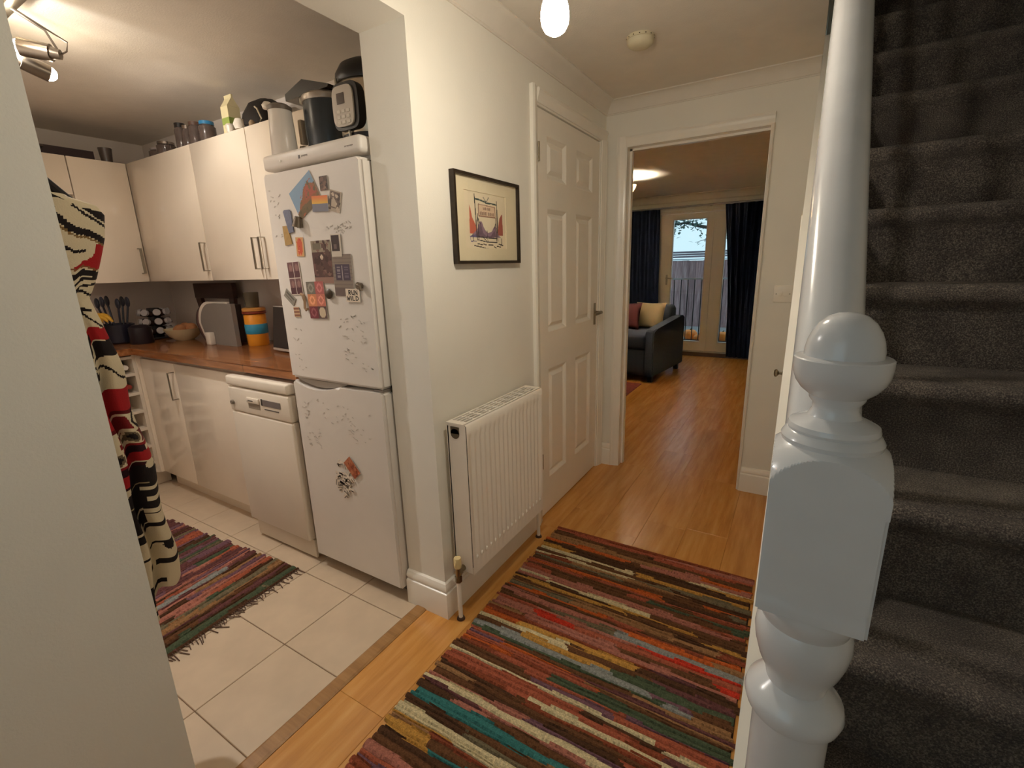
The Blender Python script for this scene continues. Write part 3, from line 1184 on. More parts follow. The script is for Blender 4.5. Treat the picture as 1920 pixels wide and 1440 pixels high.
# gate posts and lintel
cv.line(39, 12, 43, 88, 2.6, INK); cv.line(46, 44, 48, 86, 2.2, INK)
cv.line(108, 18, 109, 88, 2.6, INK); cv.line(104, 48, 105, 88, 2.2, INK)
cv.path([(39, 19), (56, 20), (70, 22), (74, 24), (90, 23), (108, 24)], 2.6, TEAL)
cv.path([(66, 15), (72, 20), (74, 22), (77, 20), (82, 14)], 1.6, srgb(70, 78, 74))
cv.line(47, 50, 53, 60, 2.0, INK); cv.line(104, 56, 98, 66, 2.0, INK)
# hanging board
cv.rect(50, 27, 102, 47, srgb(232, 206, 176))
for ln in ((50, 27, 102, 29), (50, 47, 102, 47), (50, 27, 50, 47), (102, 29, 102, 47)):
    cv.line(*ln, 1.2, srgb(150, 104, 84))
for k in range(9):
    cv.rect(64 + k * 2.6, 31 + (k % 3 == 1), 65.5 + k * 2.6, 36, srgb(130, 92, 78))
for k in range(18):
    if k != 9:
        cv.rect(54 + k * 2.5, 39 + (k % 3 == 0), 55.6 + k * 2.5, 45, srgb(130, 92, 78))
# gates and ground
for ln in ((46, 82, 74, 84), (46, 88, 74, 91), (78, 84, 106, 84), (78, 91, 106, 91), (60, 82, 74, 91), (74, 72, 76, 91), (30, 80, 32, 90), (122, 84, 122, 96)):
    cv.line(*ln, 1.7, INK)
for ln in ((44, 95, 58, 96), (62, 95, 70, 96), (78, 96, 92, 96), (34, 98, 52, 100), (54, 100, 72, 103), (74, 103, 84, 104), (96, 99, 102, 101), (106, 98, 118, 99), (112, 94, 126, 96)):
    cv.line(*ln, 1.8, srgb(62, 46, 40))
pm = canvas_mesh('print', cv, (oy1 - oy0) * 1.16, (oz1 - oz0) * 1.12, 0.001)
add_mesh('print', pm, MPRINT, Vector((A + 0.0065, (oy0 + oy1) / 2 + 0.004, (oz0 + oz1) / 2 + 0.004)) - WLOC[fp.name], (0, 0, PI / 2), fp)
bxo('glass', (A + 0.0135, A + 0.0150, fy0 + fw_, fy1 - fw_, fz0 + fw_, fz1 - fw_), MGLASS, fp)

# ------------------------------------------------------------------ woven rag rugs
RAG = vcol_mat('rag_weave', 0.95, 500.0, 0.7, 0.1, 0.45)
PAL = {'rust': (150, 80, 54), 'terra': (178, 98, 72), 'brown': (112, 76, 50), 'dbrown': (90, 62, 43), 'pink': (184, 120, 102), 'must': (204, 152, 74), 'cream': (224, 208, 164),
       'orange': (206, 104, 50), 'sage': (126, 114, 88), 'plum': (116, 74, 72), 'teal': (66, 128, 124), 'red': (214, 66, 46), 'blue': (152, 154, 148), 'tan': (164, 122, 82), 'green': (86, 98, 74), 'mauve': (128, 92, 102)}
def rag_rug(name, W, L, rows, cols, sub=3, seed=1, thick=0.009):
    """woven strips run along local x; rows stacked along local y; rows = list of [(fraction end, colour name)...]"""
    r_ = random.Random(seed)
    nR = len(rows)
    rowh = L / nR
    hs = [r_.uniform(0.5, 1.6) for _ in range(nR)]
    tot = sum(hs)
    ys0 = [0.0]
    for h_ in hs:
        ys0.append(ys0[-1] + h_ * L / tot)
    nx = cols
    verts, faces, fc = [], [], []
    wob = [[0.0] * (nx + 1) for _ in range(nR + 1)]
    for j in range(nR + 1):
        a, b, c = r_.uniform(0, 6), r_.uniform(0, 6), r_.uniform(0, 6)
        for i in range(nx + 1):
            u = i / nx
            wob[j][i] = rowh * (0.16 * math.sin(u * 5 + a) + 0.09 * math.sin(u * 13 + b) + 0.05 * math.sin(u * 41 + c)) if 0 < j < nR else 0.0
    ends = [(r_.uniform(-0.010, 0.010), r_.uniform(-0.010, 0.010)) for _ in range(nR)]
    for j in range(nR):
        e0, e1 = ends[j]
        for s in range(sub + 1):
            t = s / sub
            for i in range(nx + 1):
                u = i / nx
                x = (-W / 2 + e0) + (W + e1 - e0) * u
                y = L / 2 - (ys0[j] * (1 - t) + ys0[j + 1] * t) - (wob[j][i] * (1 - t) + wob[j + 1][i] * t)
                prof_h = math.sin(PI * min(max(t, 0.0), 1.0)) ** 0.6 if 0 < t < 1 else 0.0
                rib = 0.82 + 0.18 * abs(math.sin((u * W) * PI / 0.022 + (j % 2) * PI / 2))
                verts.append((x, y, thick * (0.35 + 0.65 * prof_h * rib)))
    tap = [r_.uniform(-0.05, 0.05) for _ in range(nR)]
    def colour(j, u):
        for fr, cn in rows[j]:
            if u <= fr:
                return PAL[cn]
        return PAL[rows[j][-1][1]]
    for j in range(nR):
        base = j * (sub + 1) * (nx + 1)
        for s in range(sub):
            for i in range(nx):
                a = base + s * (nx + 1) + i
                faces.append((a, a + nx + 1, a + nx + 2, a + 1))
                uu = (i + .5) / nx + tap[j] * (s - sub / 2) / sub
                jj = j
                if s == 0 and j > 0 and math.sin(uu * (9 + 3 * (j % 5)) + j * 2.3) > 0.72:
                    jj = j - 1
                elif s == sub - 1 and j < nR - 1 and math.sin(uu * (8 + 2 * (j % 7)) + j * 1.1) > 0.75:
                    jj = j + 1
                c = colour(jj, uu)
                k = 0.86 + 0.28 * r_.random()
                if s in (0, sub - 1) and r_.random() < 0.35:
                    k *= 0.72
                l = srgb(*c)
                fc.append((min(1, l[0] * k), min(1, l[1] * k), min(1, l[2] * k), 1))
        if j < nR - 1:
            for i in range(nx):
                a = base + sub * (nx + 1) + i
                b = base + (sub + 1) * (nx + 1) + i
                faces.append((a, b, b + 1, a + 1))
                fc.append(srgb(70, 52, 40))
    # underside
    n0 = len(verts)
    verts += [(-W / 2 + 0.004, L / 2 - 0.003, 0.0006), (W / 2 - 0.004, L / 2 - 0.003, 0.0006), (W / 2 - 0.004, -L / 2 + 0.003, 0.0006), (-W / 2 + 0.004, -L / 2 + 0.003, 0.0006)]
    faces.append((n0, n0 + 1, n0 + 2, n0 + 3))
    fc.append(srgb(60, 44, 34))
    me = bpy.data.meshes.new(name)
    me.from_pydata(verts, [], faces)
    me.update()
    set_face_cols(me, fc)
    me.materials.append(RAG)
    return me
seq = [['rust'], ['terra', 'pink'], ['brown', 'dbrown', 'terra'], ['tan', 'brown'], ['tan', 'pink', 'orange'], ['brown', 'tan', 'cream'], ['dbrown', 'must'], ['cream', 'brown', 'must'], ['brown', 'dbrown', 'sage'], ['cream', 'sage', 'dbrown'],
       ['sage', 'brown', 'orange'], ['terra', 'orange', 'dbrown'], ['orange', 'rust', 'terra'], ['brown', 'terra', 'green'], ['pink', 'rust', 'terra'], ['cream', 'pink', 'brown'], ['dbrown', 'must', 'brown'], ['brown', 'dbrown', 'must'], ['sage', 'tan', 'rust'], ['orange', 'terra', 'brown'],
       ['pink', 'orange', 'tan'], ['brown', 'sage', 'blue'], ['terra', 'pink', 'red'], ['pink', 'brown', 'red'], ['rust', 'plum', 'dbrown'], ['orange', 'must', 'dbrown'], ['cream', 'brown', 'plum'], ['brown', 'must', 'green'], ['blue', 'mauve', 'brown'], ['green', 'blue', 'tan'],
       ['mauve', 'orange', 'plum'], ['terra', 'orange', 'brown'], ['orange', 'rust', 'green'], ['brown', 'terra', 'mauve'], ['cream', 'cream', 'terra'], ['terra', 'rust', 'plum'], ['rust', 'terra', 'cream'], ['dbrown', 'brown', 'rust'], ['brown', 'dbrown', 'terra'], ['pink', 'mauve', 'cream'],
       ['plum', 'pink', 'brown'], ['teal', 'teal', 'rust'], ['dbrown', 'brown', 'pink'], ['dbrown', 'sage', 'terra'], ['cream', 'tan', 'blue'], ['must', 'cream', 'dbrown'], ['must', 'brown', 'teal'], ['dbrown', 'brown', 'pink'], ['brown', 'rust', 'must'], ['pink', 'mauve', 'orange'],
       ['mauve', 'brown', 'rust'], ['rust', 'tan', 'brown'], ['terra', 'dbrown', 'cream'], ['brown', 'orange', 'sage'], ['dbrown', 'brown', 'red'], ['pink', 'terra', 'plum'], ['cream', 'tan', 'rust'], ['sage', 'teal', 'brown'], ['rust', 'brown', 'orange'], ['plum', 'dbrown', 'must'],
       ['terra', 'rust', 'pink'], ['brown', 'must', 'tan'], ['orange', 'terra', 'dbrown'], ['dbrown', 'plum', 'rust']]
r4 = random.Random(11)
rows = []
for s_ in seq:
    cuts = sorted(r4.uniform(0.15, 0.95) for _ in range(len(s_) - 1)) + [1.01]
    rows.append(list(zip(cuts, s_)))
    if r4.random() < 0.45:
        s2 = list(s_)
        r4.shuffle(s2)
        s2 = [x if r4.random() < 0.6 else r4.choice(['brown', 'dbrown', 'rust', 'terra', 'tan']) for x in s2]
        cuts = sorted(r4.uniform(0.15, 0.95) for _ in range(len(s2) - 1)) + [1.01]
        rows.append(list(zip(cuts, s2)))
HL = 1.66
me = rag_rug('hall_rug', 0.905, HL, rows, 150, 4, 5)
hr = bpy.data.objects.new('rag_rug', me)
COL.objects.link(hr)
hr.location = (-0.476, 1.962 - HL / 2, 0.0)
hr.rotation_euler = (0, 0, math.radians(0.6))
tag(hr, 'long striped rag rug in rust, brown and cream on the wooden hall floor', 'rug')

# ================================================================== KITCHEN
# ------------------------------------------------------------------ fridge freezer
X0, X1, YF, YBK = -1.770, -1.240, 1.140, 1.690
fr = thing('fridge_freezer', 'tall white fridge freezer standing next to the pillar', 'fridge', ((X0 + X1) / 2, 1.4, 0))
bxo('body', (X0 + 0.004, X1 - 0.004, 1.205, YBK, 0.05, 1.690), MFRIDGE, fr, bev=0.006)
bxo('door_seal', (X0 + 0.012, X1 - 0.012, 1.190, 1.206, 0.07, 1.665), MGREYGAP, fr)
def door_poly(z_of_top, z_bot, name):
    n = 28
    pts = [(X0, z_bot), (X1, z_bot)]
    for k in range(n + 1):
        u = 1 - k / n
        pts.append((X0 + (X1 - X0) * u, z_of_top(u)))
    b = bmn()
    extrude_poly(b, pts, 'y', YF, 1.190)
    fe = [e for e in b.edges if abs(e.verts[0].co.y - YF) < 1e-5 and abs(e.verts[1].co.y - YF) < 1e-5]
    fe += [e for e in b.edges if abs(e.verts[0].co.x - e.verts[1].co.x) < 1e-6 and abs(e.verts[0].co.z - e.verts[1].co.z) < 1e-6 and abs(e.verts[0].co.x - X0) < 1e-5 or
           abs(e.verts[0].co.x - e.verts[1].co.x) < 1e-6 and abs(e.verts[0].co.z - e.verts[1].co.z) < 1e-6 and abs(e.verts[0].co.x - X1) < 1e-5]
    bmesh.ops.bevel(b, geom=list(set(fe)), offset=0.010, segments=3, affect='EDGES', clamp_overlap=True)
    return obj(name, b, MFRIDGE, fr, True, sharp=35)
def lower_top(u):
    return 0.882 - 0.026 * (max(0.0, math.sin(PI * min(1, max(0, (u - 0.02) / 0.5)))) ** 0.8) - 0.006 * math.sin(PI * u)
lower = door_poly(lower_top, 0.058, 'freezer_door')
upper = door_poly(lambda u: 1.668, 0.892, 'fridge_door')
bm = bmn()
n = 20
pts = []
for k in range(n + 1):
    u = k / n
    pts.append((X0 + 0.02 + 0.30 * u, 0.889 - 0.002 * math.sin(PI * u)))
for k in range(n, -1, -1):
    u = k / n
    pts.append((X0 + 0.02 + 0.30 * u, 0.886 - 0.026 * math.sin(PI * u) ** 0.8))
extrude_poly(bm, pts, 'y', 1.158, 1.189)
obj('handle_recess', bm, M('recess_white', (168, 160, 150), 0.5), lower)
bm = bmn()
box(bm, X0 + 0.002, X1 - 0.002, 1.146, YBK, 1.682, 1.736, bev=0.014, seg=3)
lid = obj('top_cover', bm, MFRIDGE, fr, True)
MPRT = M('grey_print', (120, 110, 102), 0.6)
def marks(x, z, w, n, y, parent, hgt=0.006):
    b = bmn()
    step = w / n
    for k in range(n):
        box(b, x + k * step, x + k * step + step * 0.6, y - 0.0006, y, z + (0.001 if k % 3 else 0), z + hgt)
    obj('printed_name', b, MPRT, parent)
marks(-1.535, 1.703, 0.034, 7, 1.1462, lid, 0.006)
bxo('badge', (-1.552, -1.543, 1.1452, 1.1462, 1.700, 1.711), M('badge_dark', (58, 50, 46), 0.4), lid)
marks(-1.312, 1.703, 0.040, 8, 1.1462, lid, 0.004)
bm = bmn()
lathe(bm, [(0.0, 0.0), (0.004, 0.0), (0.004, 0.003), (0.0, 0.004)], seg=12)
xform(bm, Matrix.Translation((-1.655, 1.1455, 1.705)) @ Matrix.Rotation(PI / 2, 4, 'X'))
obj('indicator', bm, M('indicator_white', (250, 246, 238), 0.1), lid, True)
bxo('hinge', (X1 - 0.05, X1 - 0.005, 1.144, 1.19, 0.883, 0.891), M('hinge_grey', (120, 112, 104), 0.4), fr)
bxo('kick_plate', (X0 + 0.02, X1 - 0.02, 1.20, 1.22, 0.012, 0.052), MGREYGAP, fr)
for fx in (X0 + 0.05, X1 - 0.05):
    for fy in (1.25, 1.64):
        b = bmn()
        cyl(b, (fx, fy, 0.0), (fx, fy, 0.052), 0.018, seg=12)
        obj('foot', b, MDARK, fr, True)

# ------------------------------------------------------------------ things stuck on the fridge
rc = random.Random(21)
def card(name, label, cat, cx, cz, w, h, rot, cv, layer=1, group=None, thick=0.0012):
    me = canvas_mesh(name, cv, w, h, thick)
    o = add_mesh(name, me, MPRINT, (cx, YF - 0.0010 - 0.0014 * layer, cz), (0, math.radians(-rot), 0))
    return tag(o, label, cat, group)
def speckle(cv, cols, n, seed, smin=1, smax=3):
    r_ = random.Random(seed)
    for _ in range(n):
        x, y = r_.random() * cv.w, r_.random() * cv.h
        s = r_.uniform(smin, smax)
        cv.ell(x, y, s, s * r_.uniform(0.5, 1.3), srgb(*r_.choice(cols)))
cv = Canvas(42, 31, srgb(126, 160, 190))
cv.fn(lambda u, v: srgb(int(112 + 50 * v), int(148 + 30 * v), int(178 + 14 * v)))
cv.poly([(0, 31), (0, 24), (6, 22), (10, 17), (16, 15), (22, 9), (30, 7), (36, 10), (42, 14), (42, 31)], srgb(150, 92, 54))
cv.poly([(20, 20), (24, 10), (30, 8), (35, 12), (40, 22)], srgb(172, 86, 60))
cv.poly([(0, 31), (0, 25), (12, 22), (24, 23), (42, 26), (42, 31)], srgb(112, 92, 58))
speckle(cv, [(120, 96, 58), (176, 96, 62), (96, 84, 50)], 50, 4, 0.8, 2.0)
cv.poly([(0, 0), (42, 0), (42, 7), (30, 5), (22, 7), (14, 13), (6, 20), (0, 22)], srgb(132, 160, 186))
card('mountain_photo', 'tilted photo of a red mountain under blue sky on the fridge door', 'photo', -1.532, 1.575, 0.142, 0.106, 27, cv, 1)
cv = Canvas(12, 16, srgb(92, 70, 56)); speckle(cv, [(120, 88, 70), (60, 44, 36), (150, 118, 98)], 16, 5)
card('photo', 'small dark portrait photo at the top of the fridge door', 'photo', -1.424, 1.605, 0.042, 0.046, 0, cv, 1)
cv = Canvas(14, 18, srgb(176, 160, 140)); cv.rect(1, 1, 13, 15, srgb(110, 92, 80)); speckle(cv, [(196, 178, 156), (82, 68, 60)], 12, 6); cv.rect(3, 8, 8, 14, srgb(190, 172, 150))
card('photo', 'tilted instant photo on the fridge beside the sunset postcard', 'photo', -1.378, 1.543, 0.058, 0.068, -16, cv, 1)
cv = Canvas(20, 14, srgb(120, 122, 138))
cv.fn(lambda u, v: srgb(224, int(120 + 60 * v / .5), 70) if v < 0.5 else srgb(124, 124, 136))
card('sunset_postcard', 'small postcard of an orange sunset over grey sea on the fridge', 'postcard', -1.454, 1.542, 0.084, 0.052, -3, cv, 2)
# grey peg magnet
b = bmn(); cyl(b, (-1.575, YF - 0.012, 1.508), (-1.585, YF - 0.012, 1.474), 0.010, 0.018, 14); box(b, -1.590, -1.566, YF - 0.010, YF - 0.0008, 1.470, 1.500)
tag(obj('magnet_clip', b, M('pewter', (112, 100, 86), 0.4, 0.6), smooth=True), 'grey metal clip magnet below the mountain photo', 'magnet')
def flat_mag(name, label, pts, col, th=0.004, cat='magnet', rough=0.5):
    b = bmn()
    extrude_poly(b, pts, 'y', YF - 0.0008 - th, YF - 0.0008)
    return tag(obj(name, b, M('mag_%d_%d_%d' % col, col, rough, vary=0.15, vscale=60)), label, cat)
flat_mag('bookmark_magnet', 'narrow grey-blue magnet at the left edge of the fridge door', [(-1.667, 1.531), (-1.660, 1.537), (-1.632, 1.537), (-1.624, 1.530), (-1.620, 1.458), (-1.648, 1.455)], (112, 116, 136))
flat_mag('ochre_magnet', 'ochre bottle-shaped magnet on the left of the fridge door', [(-1.684, 1.482), (-1.654, 1.482), (-1.640, 1.416), (-1.682, 1.412)], (176, 142, 84), 0.003)
cv = Canvas(12, 18, srgb(206, 160, 104)); cv.ell(6, 9, 4.4, 8, srgb(206, 92, 60)); speckle(cv, [(224, 150, 110), (190, 70, 46)], 8, 8, 0.6, 1.3)
card('saint_card', 'small orange card with a red oval figure on the fridge', 'card', -1.597, 1.404, 0.044, 0.068, -3, cv, 1)
cv = Canvas(14, 20, srgb(206, 196, 180)); cv.rect(1.2, 1.2, 12.8, 15.6, srgb(62, 46, 42)); cv.ell(6, 11, 2, 2.4, srgb(110, 92, 86))
card('instant_photo', 'dark instant photo with a white border on the fridge door', 'photo', -1.396, 1.400, 0.052, 0.076, -1, cv, 2)
cv = Canvas(24, 34, srgb(150, 138, 118)); cv.rect(0, 9, 24, 34, srgb(88, 60, 54)); speckle(cv, [(112, 78, 70), (70, 46, 40), (130, 98, 86), (96, 70, 60)], 50, 12); cv.rect(2, 2, 12, 7, srgb(116, 106, 88)); cv.ell(12, 13, 1.6, 1.6, srgb(200, 180, 160)); cv.rect(0, 29, 24, 34, srgb(150, 116, 102))
card('group_photo', 'large brown group photo in the middle of the fridge door', 'photo', -1.481, 1.346, 0.104, 0.150, 0, cv, 1)
cv = Canvas(24, 34, srgb(138, 124, 112))
for k in range(0, 34, 3):
    cv.rect(0, k, 24, k + 1, srgb(126, 112, 102))
cv.rect(3, 8, 21, 21, srgb(78, 66, 82)); cv.rect(11, 9, 12.6, 21, srgb(172, 160, 158))
for k in range(4):
    cv.rect(5, 10 + 2.6 * k, 9, 11.4 + 2.6 * k, srgb(140, 128, 132)); cv.rect(14, 10 + 2.6 * k, 19, 11.2 + 2.6 * k, srgb(112, 98, 112))
cv.rect(0, 27, 24, 34, srgb(112, 96, 90))
card('grey_card', 'grey woodgrain card with a dark open-book picture on the fridge', 'card', -1.378, 1.298, 0.100, 0.144, -1, cv, 1)
cv = Canvas(24, 36, srgb(206, 192, 180))
for i in range(2):
    for j in range(2):
        cv.rect(0.5 + 12 * i, 0.5 + 18 * j, 11.3 + 12 * i, 17 + 18 * j, srgb(118, 84, 84)); cv.rect(0.5 + 12 * i, 10 + 18 * j, 11.3 + 12 * i, 17 + 18 * j, srgb(90, 56, 60)); cv.ell(6 + 12 * i, 6 + 18 * j, 3, 3.6, srgb(150, 112, 106))
card('photo_booth_strip', 'maroon sheet of four photo booth pictures on the fridge', 'photo', -1.651, 1.290, 0.072, 0.122, 2, cv, 1)
cv = Canvas(26, 36, srgb(160, 90, 80))
cols6 = [(118, 112, 100), (176, 96, 92), (206, 134, 92), (196, 118, 98), (122, 56, 62), (96, 74, 70)]
for k, c in enumerate(cols6):
    i, j = k % 2, k // 2
    cv.rect(13 * i, 12 * j, 13 * i + 13, 12 * j + 12, srgb(*c)); cv.ell(6.5 + 13 * i, 6 + 12 * j, 4.2, 4.6, srgb(*[min(255, v + 34) for v in c]), 0.55)
cv.ell(19.5, 30, 5, 5.2, srgb(206, 188, 160))
card('collage_postcard', 'red and orange collage postcard of round motifs on the fridge', 'postcard', -1.538, 1.210, 0.100, 0.136, 1, cv, 2)
cv = Canvas(44, 30, srgb(226, 212, 192))
BK = srgb(34, 26, 22)
def glyph(ch, x, y, w, h, t=2.4):
    P_ = {'R': [[(0, 1), (0, 0), (.8, .1), (.8, .42), (0, .5), (.9, 1)]], 'U': [[(0, 0), (.1, .9), (.5, 1), (.9, .8), (.9, 0)], [(.9, .2), (.95, 1)]], 'N': [[(0, 1), (0, 0), (.9, 1), (.95, 0)]],
          'W': [[(0, 0), (.2, 1), (.5, .4), (.75, 1), (1, 0)]], 'I': [[(.4, 0), (.4, 1)]], 'L': [[(.1, 0), (.1, 1), (.9, 1)]], 'D': [[(.1, 0), (.1, 1), (.7, .9), (.95, .5), (.7, .1), (.1, 0)]], "'": [[(.2, 0), (.5, .3)]]}
    for seg_ in P_[ch]:
        cv.path([(x + a * w, y + b * h) for a, b in seg_], t, BK)
for k, ch in enumerate('RUN'):
    glyph(ch, 10 + 10 * k, 4, 7.5, 9.5)
for k, ch in enumerate('WILD'):
    glyph(ch, (4, 15, 20.5, 31)[k], 17, (9, 4, 8, 9)[k], 9)
card('slogan_magnet', 'cream magnet with hand-lettered black words run wild on the fridge', 'magnet', -1.337, 1.229, 0.070, 0.046, -1, cv, 2, thick=0.003)
b = bmn(); lathe(b, [(0.0, 0.0), (0.017, 0.0), (0.019, 0.004), (0.013, 0.010), (0.0, 0.012)], seg=20)
xform(b, Matrix.Translation((-1.462, YF - 0.0040, 1.234)) @ Matrix.Rotation(PI / 2, 4, 'X'))
tag(obj('round_magnet', b, M('dark_pebble', (78, 66, 54), 0.4, vary=0.3, vscale=80), smooth=True), 'round dark pebble magnet between the collage and grey card', 'magnet')
b = bmn(); cyl(b, (-1.293, YF - 0.0008, 1.262), (-1.293, YF - 0.016, 1.262), 0.010, 0.013, 14); tube(b, [(-1.297, YF - 0.014, 1.266), (-1.285, YF - 0.016, 1.262), (-1.282, YF - 0.014, 1.245)], 0.005, 8)
tag(obj('hook_magnet', b, M('pewter', (112, 100, 86)), smooth=True), 'small metal hook magnet at the right edge of the fridge door', 'magnet')
cv = Canvas(20, 10, srgb(140, 134, 122)); cv.rect(2, 2, 18, 4, srgb(96, 90, 82)); cv.rect(2, 6, 15, 7, srgb(104, 98, 90))
card('metal_plate_magnet', 'tilted grey plate magnet at the far left of the fridge door', 'magnet', -1.700, 1.219, 0.066, 0.036, -38, cv, 1)
cv = Canvas(10, 12, srgb(196, 164, 128))
for k in range(3):
    cv.rect(0, 1 + 4 * k, 10, 3 + 4 * k, srgb(134, 84, 66))
card('banded_magnet', 'tiny brown and cream striped magnet on the fridge', 'magnet', -1.669, 1.163, 0.035, 0.038, 2, cv, 1)
b = bmn(); tube(b, [(-1.624, YF - 0.006, 1.232), (-1.612, YF - 0.007, 1.228), (-1.606, YF - 0.007, 1.205), (-1.608, YF - 0.008, 1.180), (-1.602, YF - 0.008, 1.172), (-1.594, YF - 0.007, 1.178)], [0.006, 0.006, 0.005, 0.005, 0.005, 0.004], 8)
tag(obj('key_magnet', b, M('tan_resin', (158, 128, 98), 0.4), smooth=True), 'curled tan figure magnet left of the collage postcard', 'magnet')
cv = Canvas(20, 14, srgb(168, 92, 62)); speckle(cv, [(190, 118, 84), (132, 66, 44)], 22, 31, 1, 2.4)
card('orange_photo', 'small orange-brown photo tucked above the word magnets on the freezer', 'photo', -1.450, 0.552, 0.082, 0.052, -48, cv, 3)
# heap of cut-out word magnets on the freezer door
verts, faces = [], []
def word_tiles(spots, name, label, colr, seed, kind='stuff'):
    r_ = random.Random(seed)
    b = bmn()
    for (x, z, w, h, a, lay) in spots:
        n0 = len(b.verts)
        box(b, -w / 2, w / 2, -0.0005, 0.0005, -h / 2, h / 2)
        xform(b, Matrix.Translation((x, YF - 0.0012 - 0.0011 * lay, z)) @ Matrix.Rotation(math.radians(a), 4, 'Y'), n0)
    o = obj(name, b, colr)
    o['kind'] = kind
    o['label'] = label
    o['category'] = 'magnets'
    return o
r_ = random.Random(9)
white_, black_ = [], []
for k in range(46):
    t, rad = r_.random() * 2 * PI, math.sqrt(r_.random())
    x, z = -1.508 + 0.058 * rad * math.cos(t) + 0.012 * math.sin(t) * -1, 0.487 + 0.076 * rad * math.sin(t)
    a = r_.uniform(-80, 80)
    w = r_.uniform(0.018, 0.036)
    lay = 1 + k % 4
    white_.append((x, z, w, 0.012, a, lay))
    black_.append((x + 0.001, z - 0.005, w * 0.75, 0.0024, a, lay + 0.4))
word_tiles(white_, 'word_magnets', 'heap of white word magnets clustered on the freezer door', M('magnet_white', (224, 212, 196), 0.6), 1)
word_tiles(black_, 'word_magnet_edges', 'black printed edges of the word magnet heap on the freezer door', M('magnet_black', (44, 34, 28), 0.6), 2)
sp = []
def scatter(n, xa, xb, za, zb):
    for _ in range(n):
        w = r_.choice((0.006, 0.009, 0.012, 0.015))
        sp.append((r_.uniform(xa, xb), r_.uniform(za, zb), w, 0.0030, r_.uniform(-40, 40), 0))
scatter(14, -1.74, -1.68, 1.44, 1.62); scatter(16, -1.44, -1.31, 1.455, 1.475); scatter(8, -1.40, -1.33, 1.44, 1.46)
scatter(26, -1.43, -1.30, 1.06, 1.16); scatter(10, -1.42, -1.36, 0.98, 1.06); scatter(12, -1.72, -1.66, 0.93, 1.10); scatter(6, -1.33, -1.28, 0.94, 1.0)
scatter(10, -1.72, -1.68, 0.72, 0.84); scatter(26, -1.62, -1.32, 0.70, 0.82); scatter(18, -1.72, -1.60, 0.60, 0.70); scatter(10, -1.45, -1.33, 0.66, 0.74)
word_tiles(sp, 'scattered_word_magnets', 'tiny pale word magnets scattered over both fridge doors', M('magnet_pale', (194, 186, 176), 0.6, vary=0.2, vscale=90), 3)

# ------------------------------------------------------------------ slimline dishwasher
DX0, DX1, DY = -2.268, -1.800, 1.130
dw = thing('dishwasher', 'white slimline dishwasher between the fridge and the cupboards', 'dishwasher', ((DX0 + DX1) / 2, 1.4, 0))
MDW = M('dishwasher_enamel', (224, 214, 198), 0.4, vary=0.02)
bxo('body', (DX0 + 0.004, DX1 - 0.004, 1.175, 1.66, 0.02, 0.845), MDW, dw, bev=0.004)
bxo('lid', (DX0 - 0.002, DX1 + 0.002, DY - 0.004, 1.168, 0.809, 0.856), MDW, dw, bev=0.010, seg=3)
dd = bxo('door', (DX0, DX1, DY, 1.168, 0.112, 0.682), MDW, dw, bev=0.009, seg=3)
cp = bxo('control_panel', (DX0, DX1, DY - 0.001, 1.168, 0.6845, 0.803), MDW, dw, bev=0.008, seg=3)
bxo('display', (-1.998, -1.862, DY - 0.003, DY - 0.0005, 0.740, 0.768), M('display_grey', (112, 104, 102), 0.2), cp)
bxo('display_edge', (-2.004, -1.994, DY - 0.0036, DY - 0.0005, 0.740, 0.770), MDARK, cp)
bxo('vent_slot', (-1.985, -1.880, DY - 0.0025, DY - 0.0005, 0.722, 0.727), MGREYGAP, cp)
bxo('grip', (-2.112, -2.018, DY - 0.009, DY - 0.001, 0.742, 0.768), MDW, cp, bev=0.004)
bxo('grip_recess', (-2.110, -2.020, DY - 0.002, DY - 0.0005, 0.715, 0.741), M('recess_shade', (150, 138, 122), 0.5), cp)
bxo('badge', (-2.096, -2.058, DY - 0.0100, DY - 0.0088, 0.752, 0.757), MGREYGAP, cp)
b = bmn(); cyl(b, (-2.236, DY - 0.012, 0.728), (-2.236, DY, 0.728), 0.0095, 0.011, 16)
obj('power_button', b, M('button_grey', (120, 110, 98), 0.35), cp, True)
bxo('plinth', (DX0 + 0.004, DX1 - 0.004, 1.158, 1.172, 0.012, 0.105), MDW, dw, bev=0.003)
for fx in (DX0 + 0.05, DX1 - 0.05):
    for fy in (1.22, 1.6):
        b = bmn(); cyl(b, (fx, fy, 0.0), (fx, fy, 0.025), 0.016, seg=10); obj('foot', b, MDARK, dw)

# ------------------------------------------------------------------ base cupboards, wine rack, worktop
def bar_handle(parent, p0, p1, out, r=0.006):
    """square-section bow handle from p0 to p1 standing 'out' from the door"""
    p0, p1, out = Vector(p0), Vector(p1), Vector(out)
    b = bmn()
    d = (p1 - p0).normalized()
    o_ = out.normalized()
    s = d.cross(o_).normalized() * 0.0065
    t = 0.004
    def bar(a, c, depth_dir, th):
        vs_ = []
        for q in (a, c):
            for sg in (-1, 1):
                for e in (0, 1):
                    vs_.append(b.verts.new(q + s * sg + depth_dir * (th * e)))
        for f in ((0, 1, 3, 2), (4, 6, 7, 5), (0, 4, 5, 1), (2, 3, 7, 6), (0, 2, 6, 4), (1, 5, 7, 3)):
            b.faces.new([vs_[i] for i in f])
    bar(p0 + out, p1 + out, o_, t)
    bar(p0, p0 + out, d, t)
    bar(p1, p1 + out, -d, t)
    return obj('handle', b, MCHROME, parent)
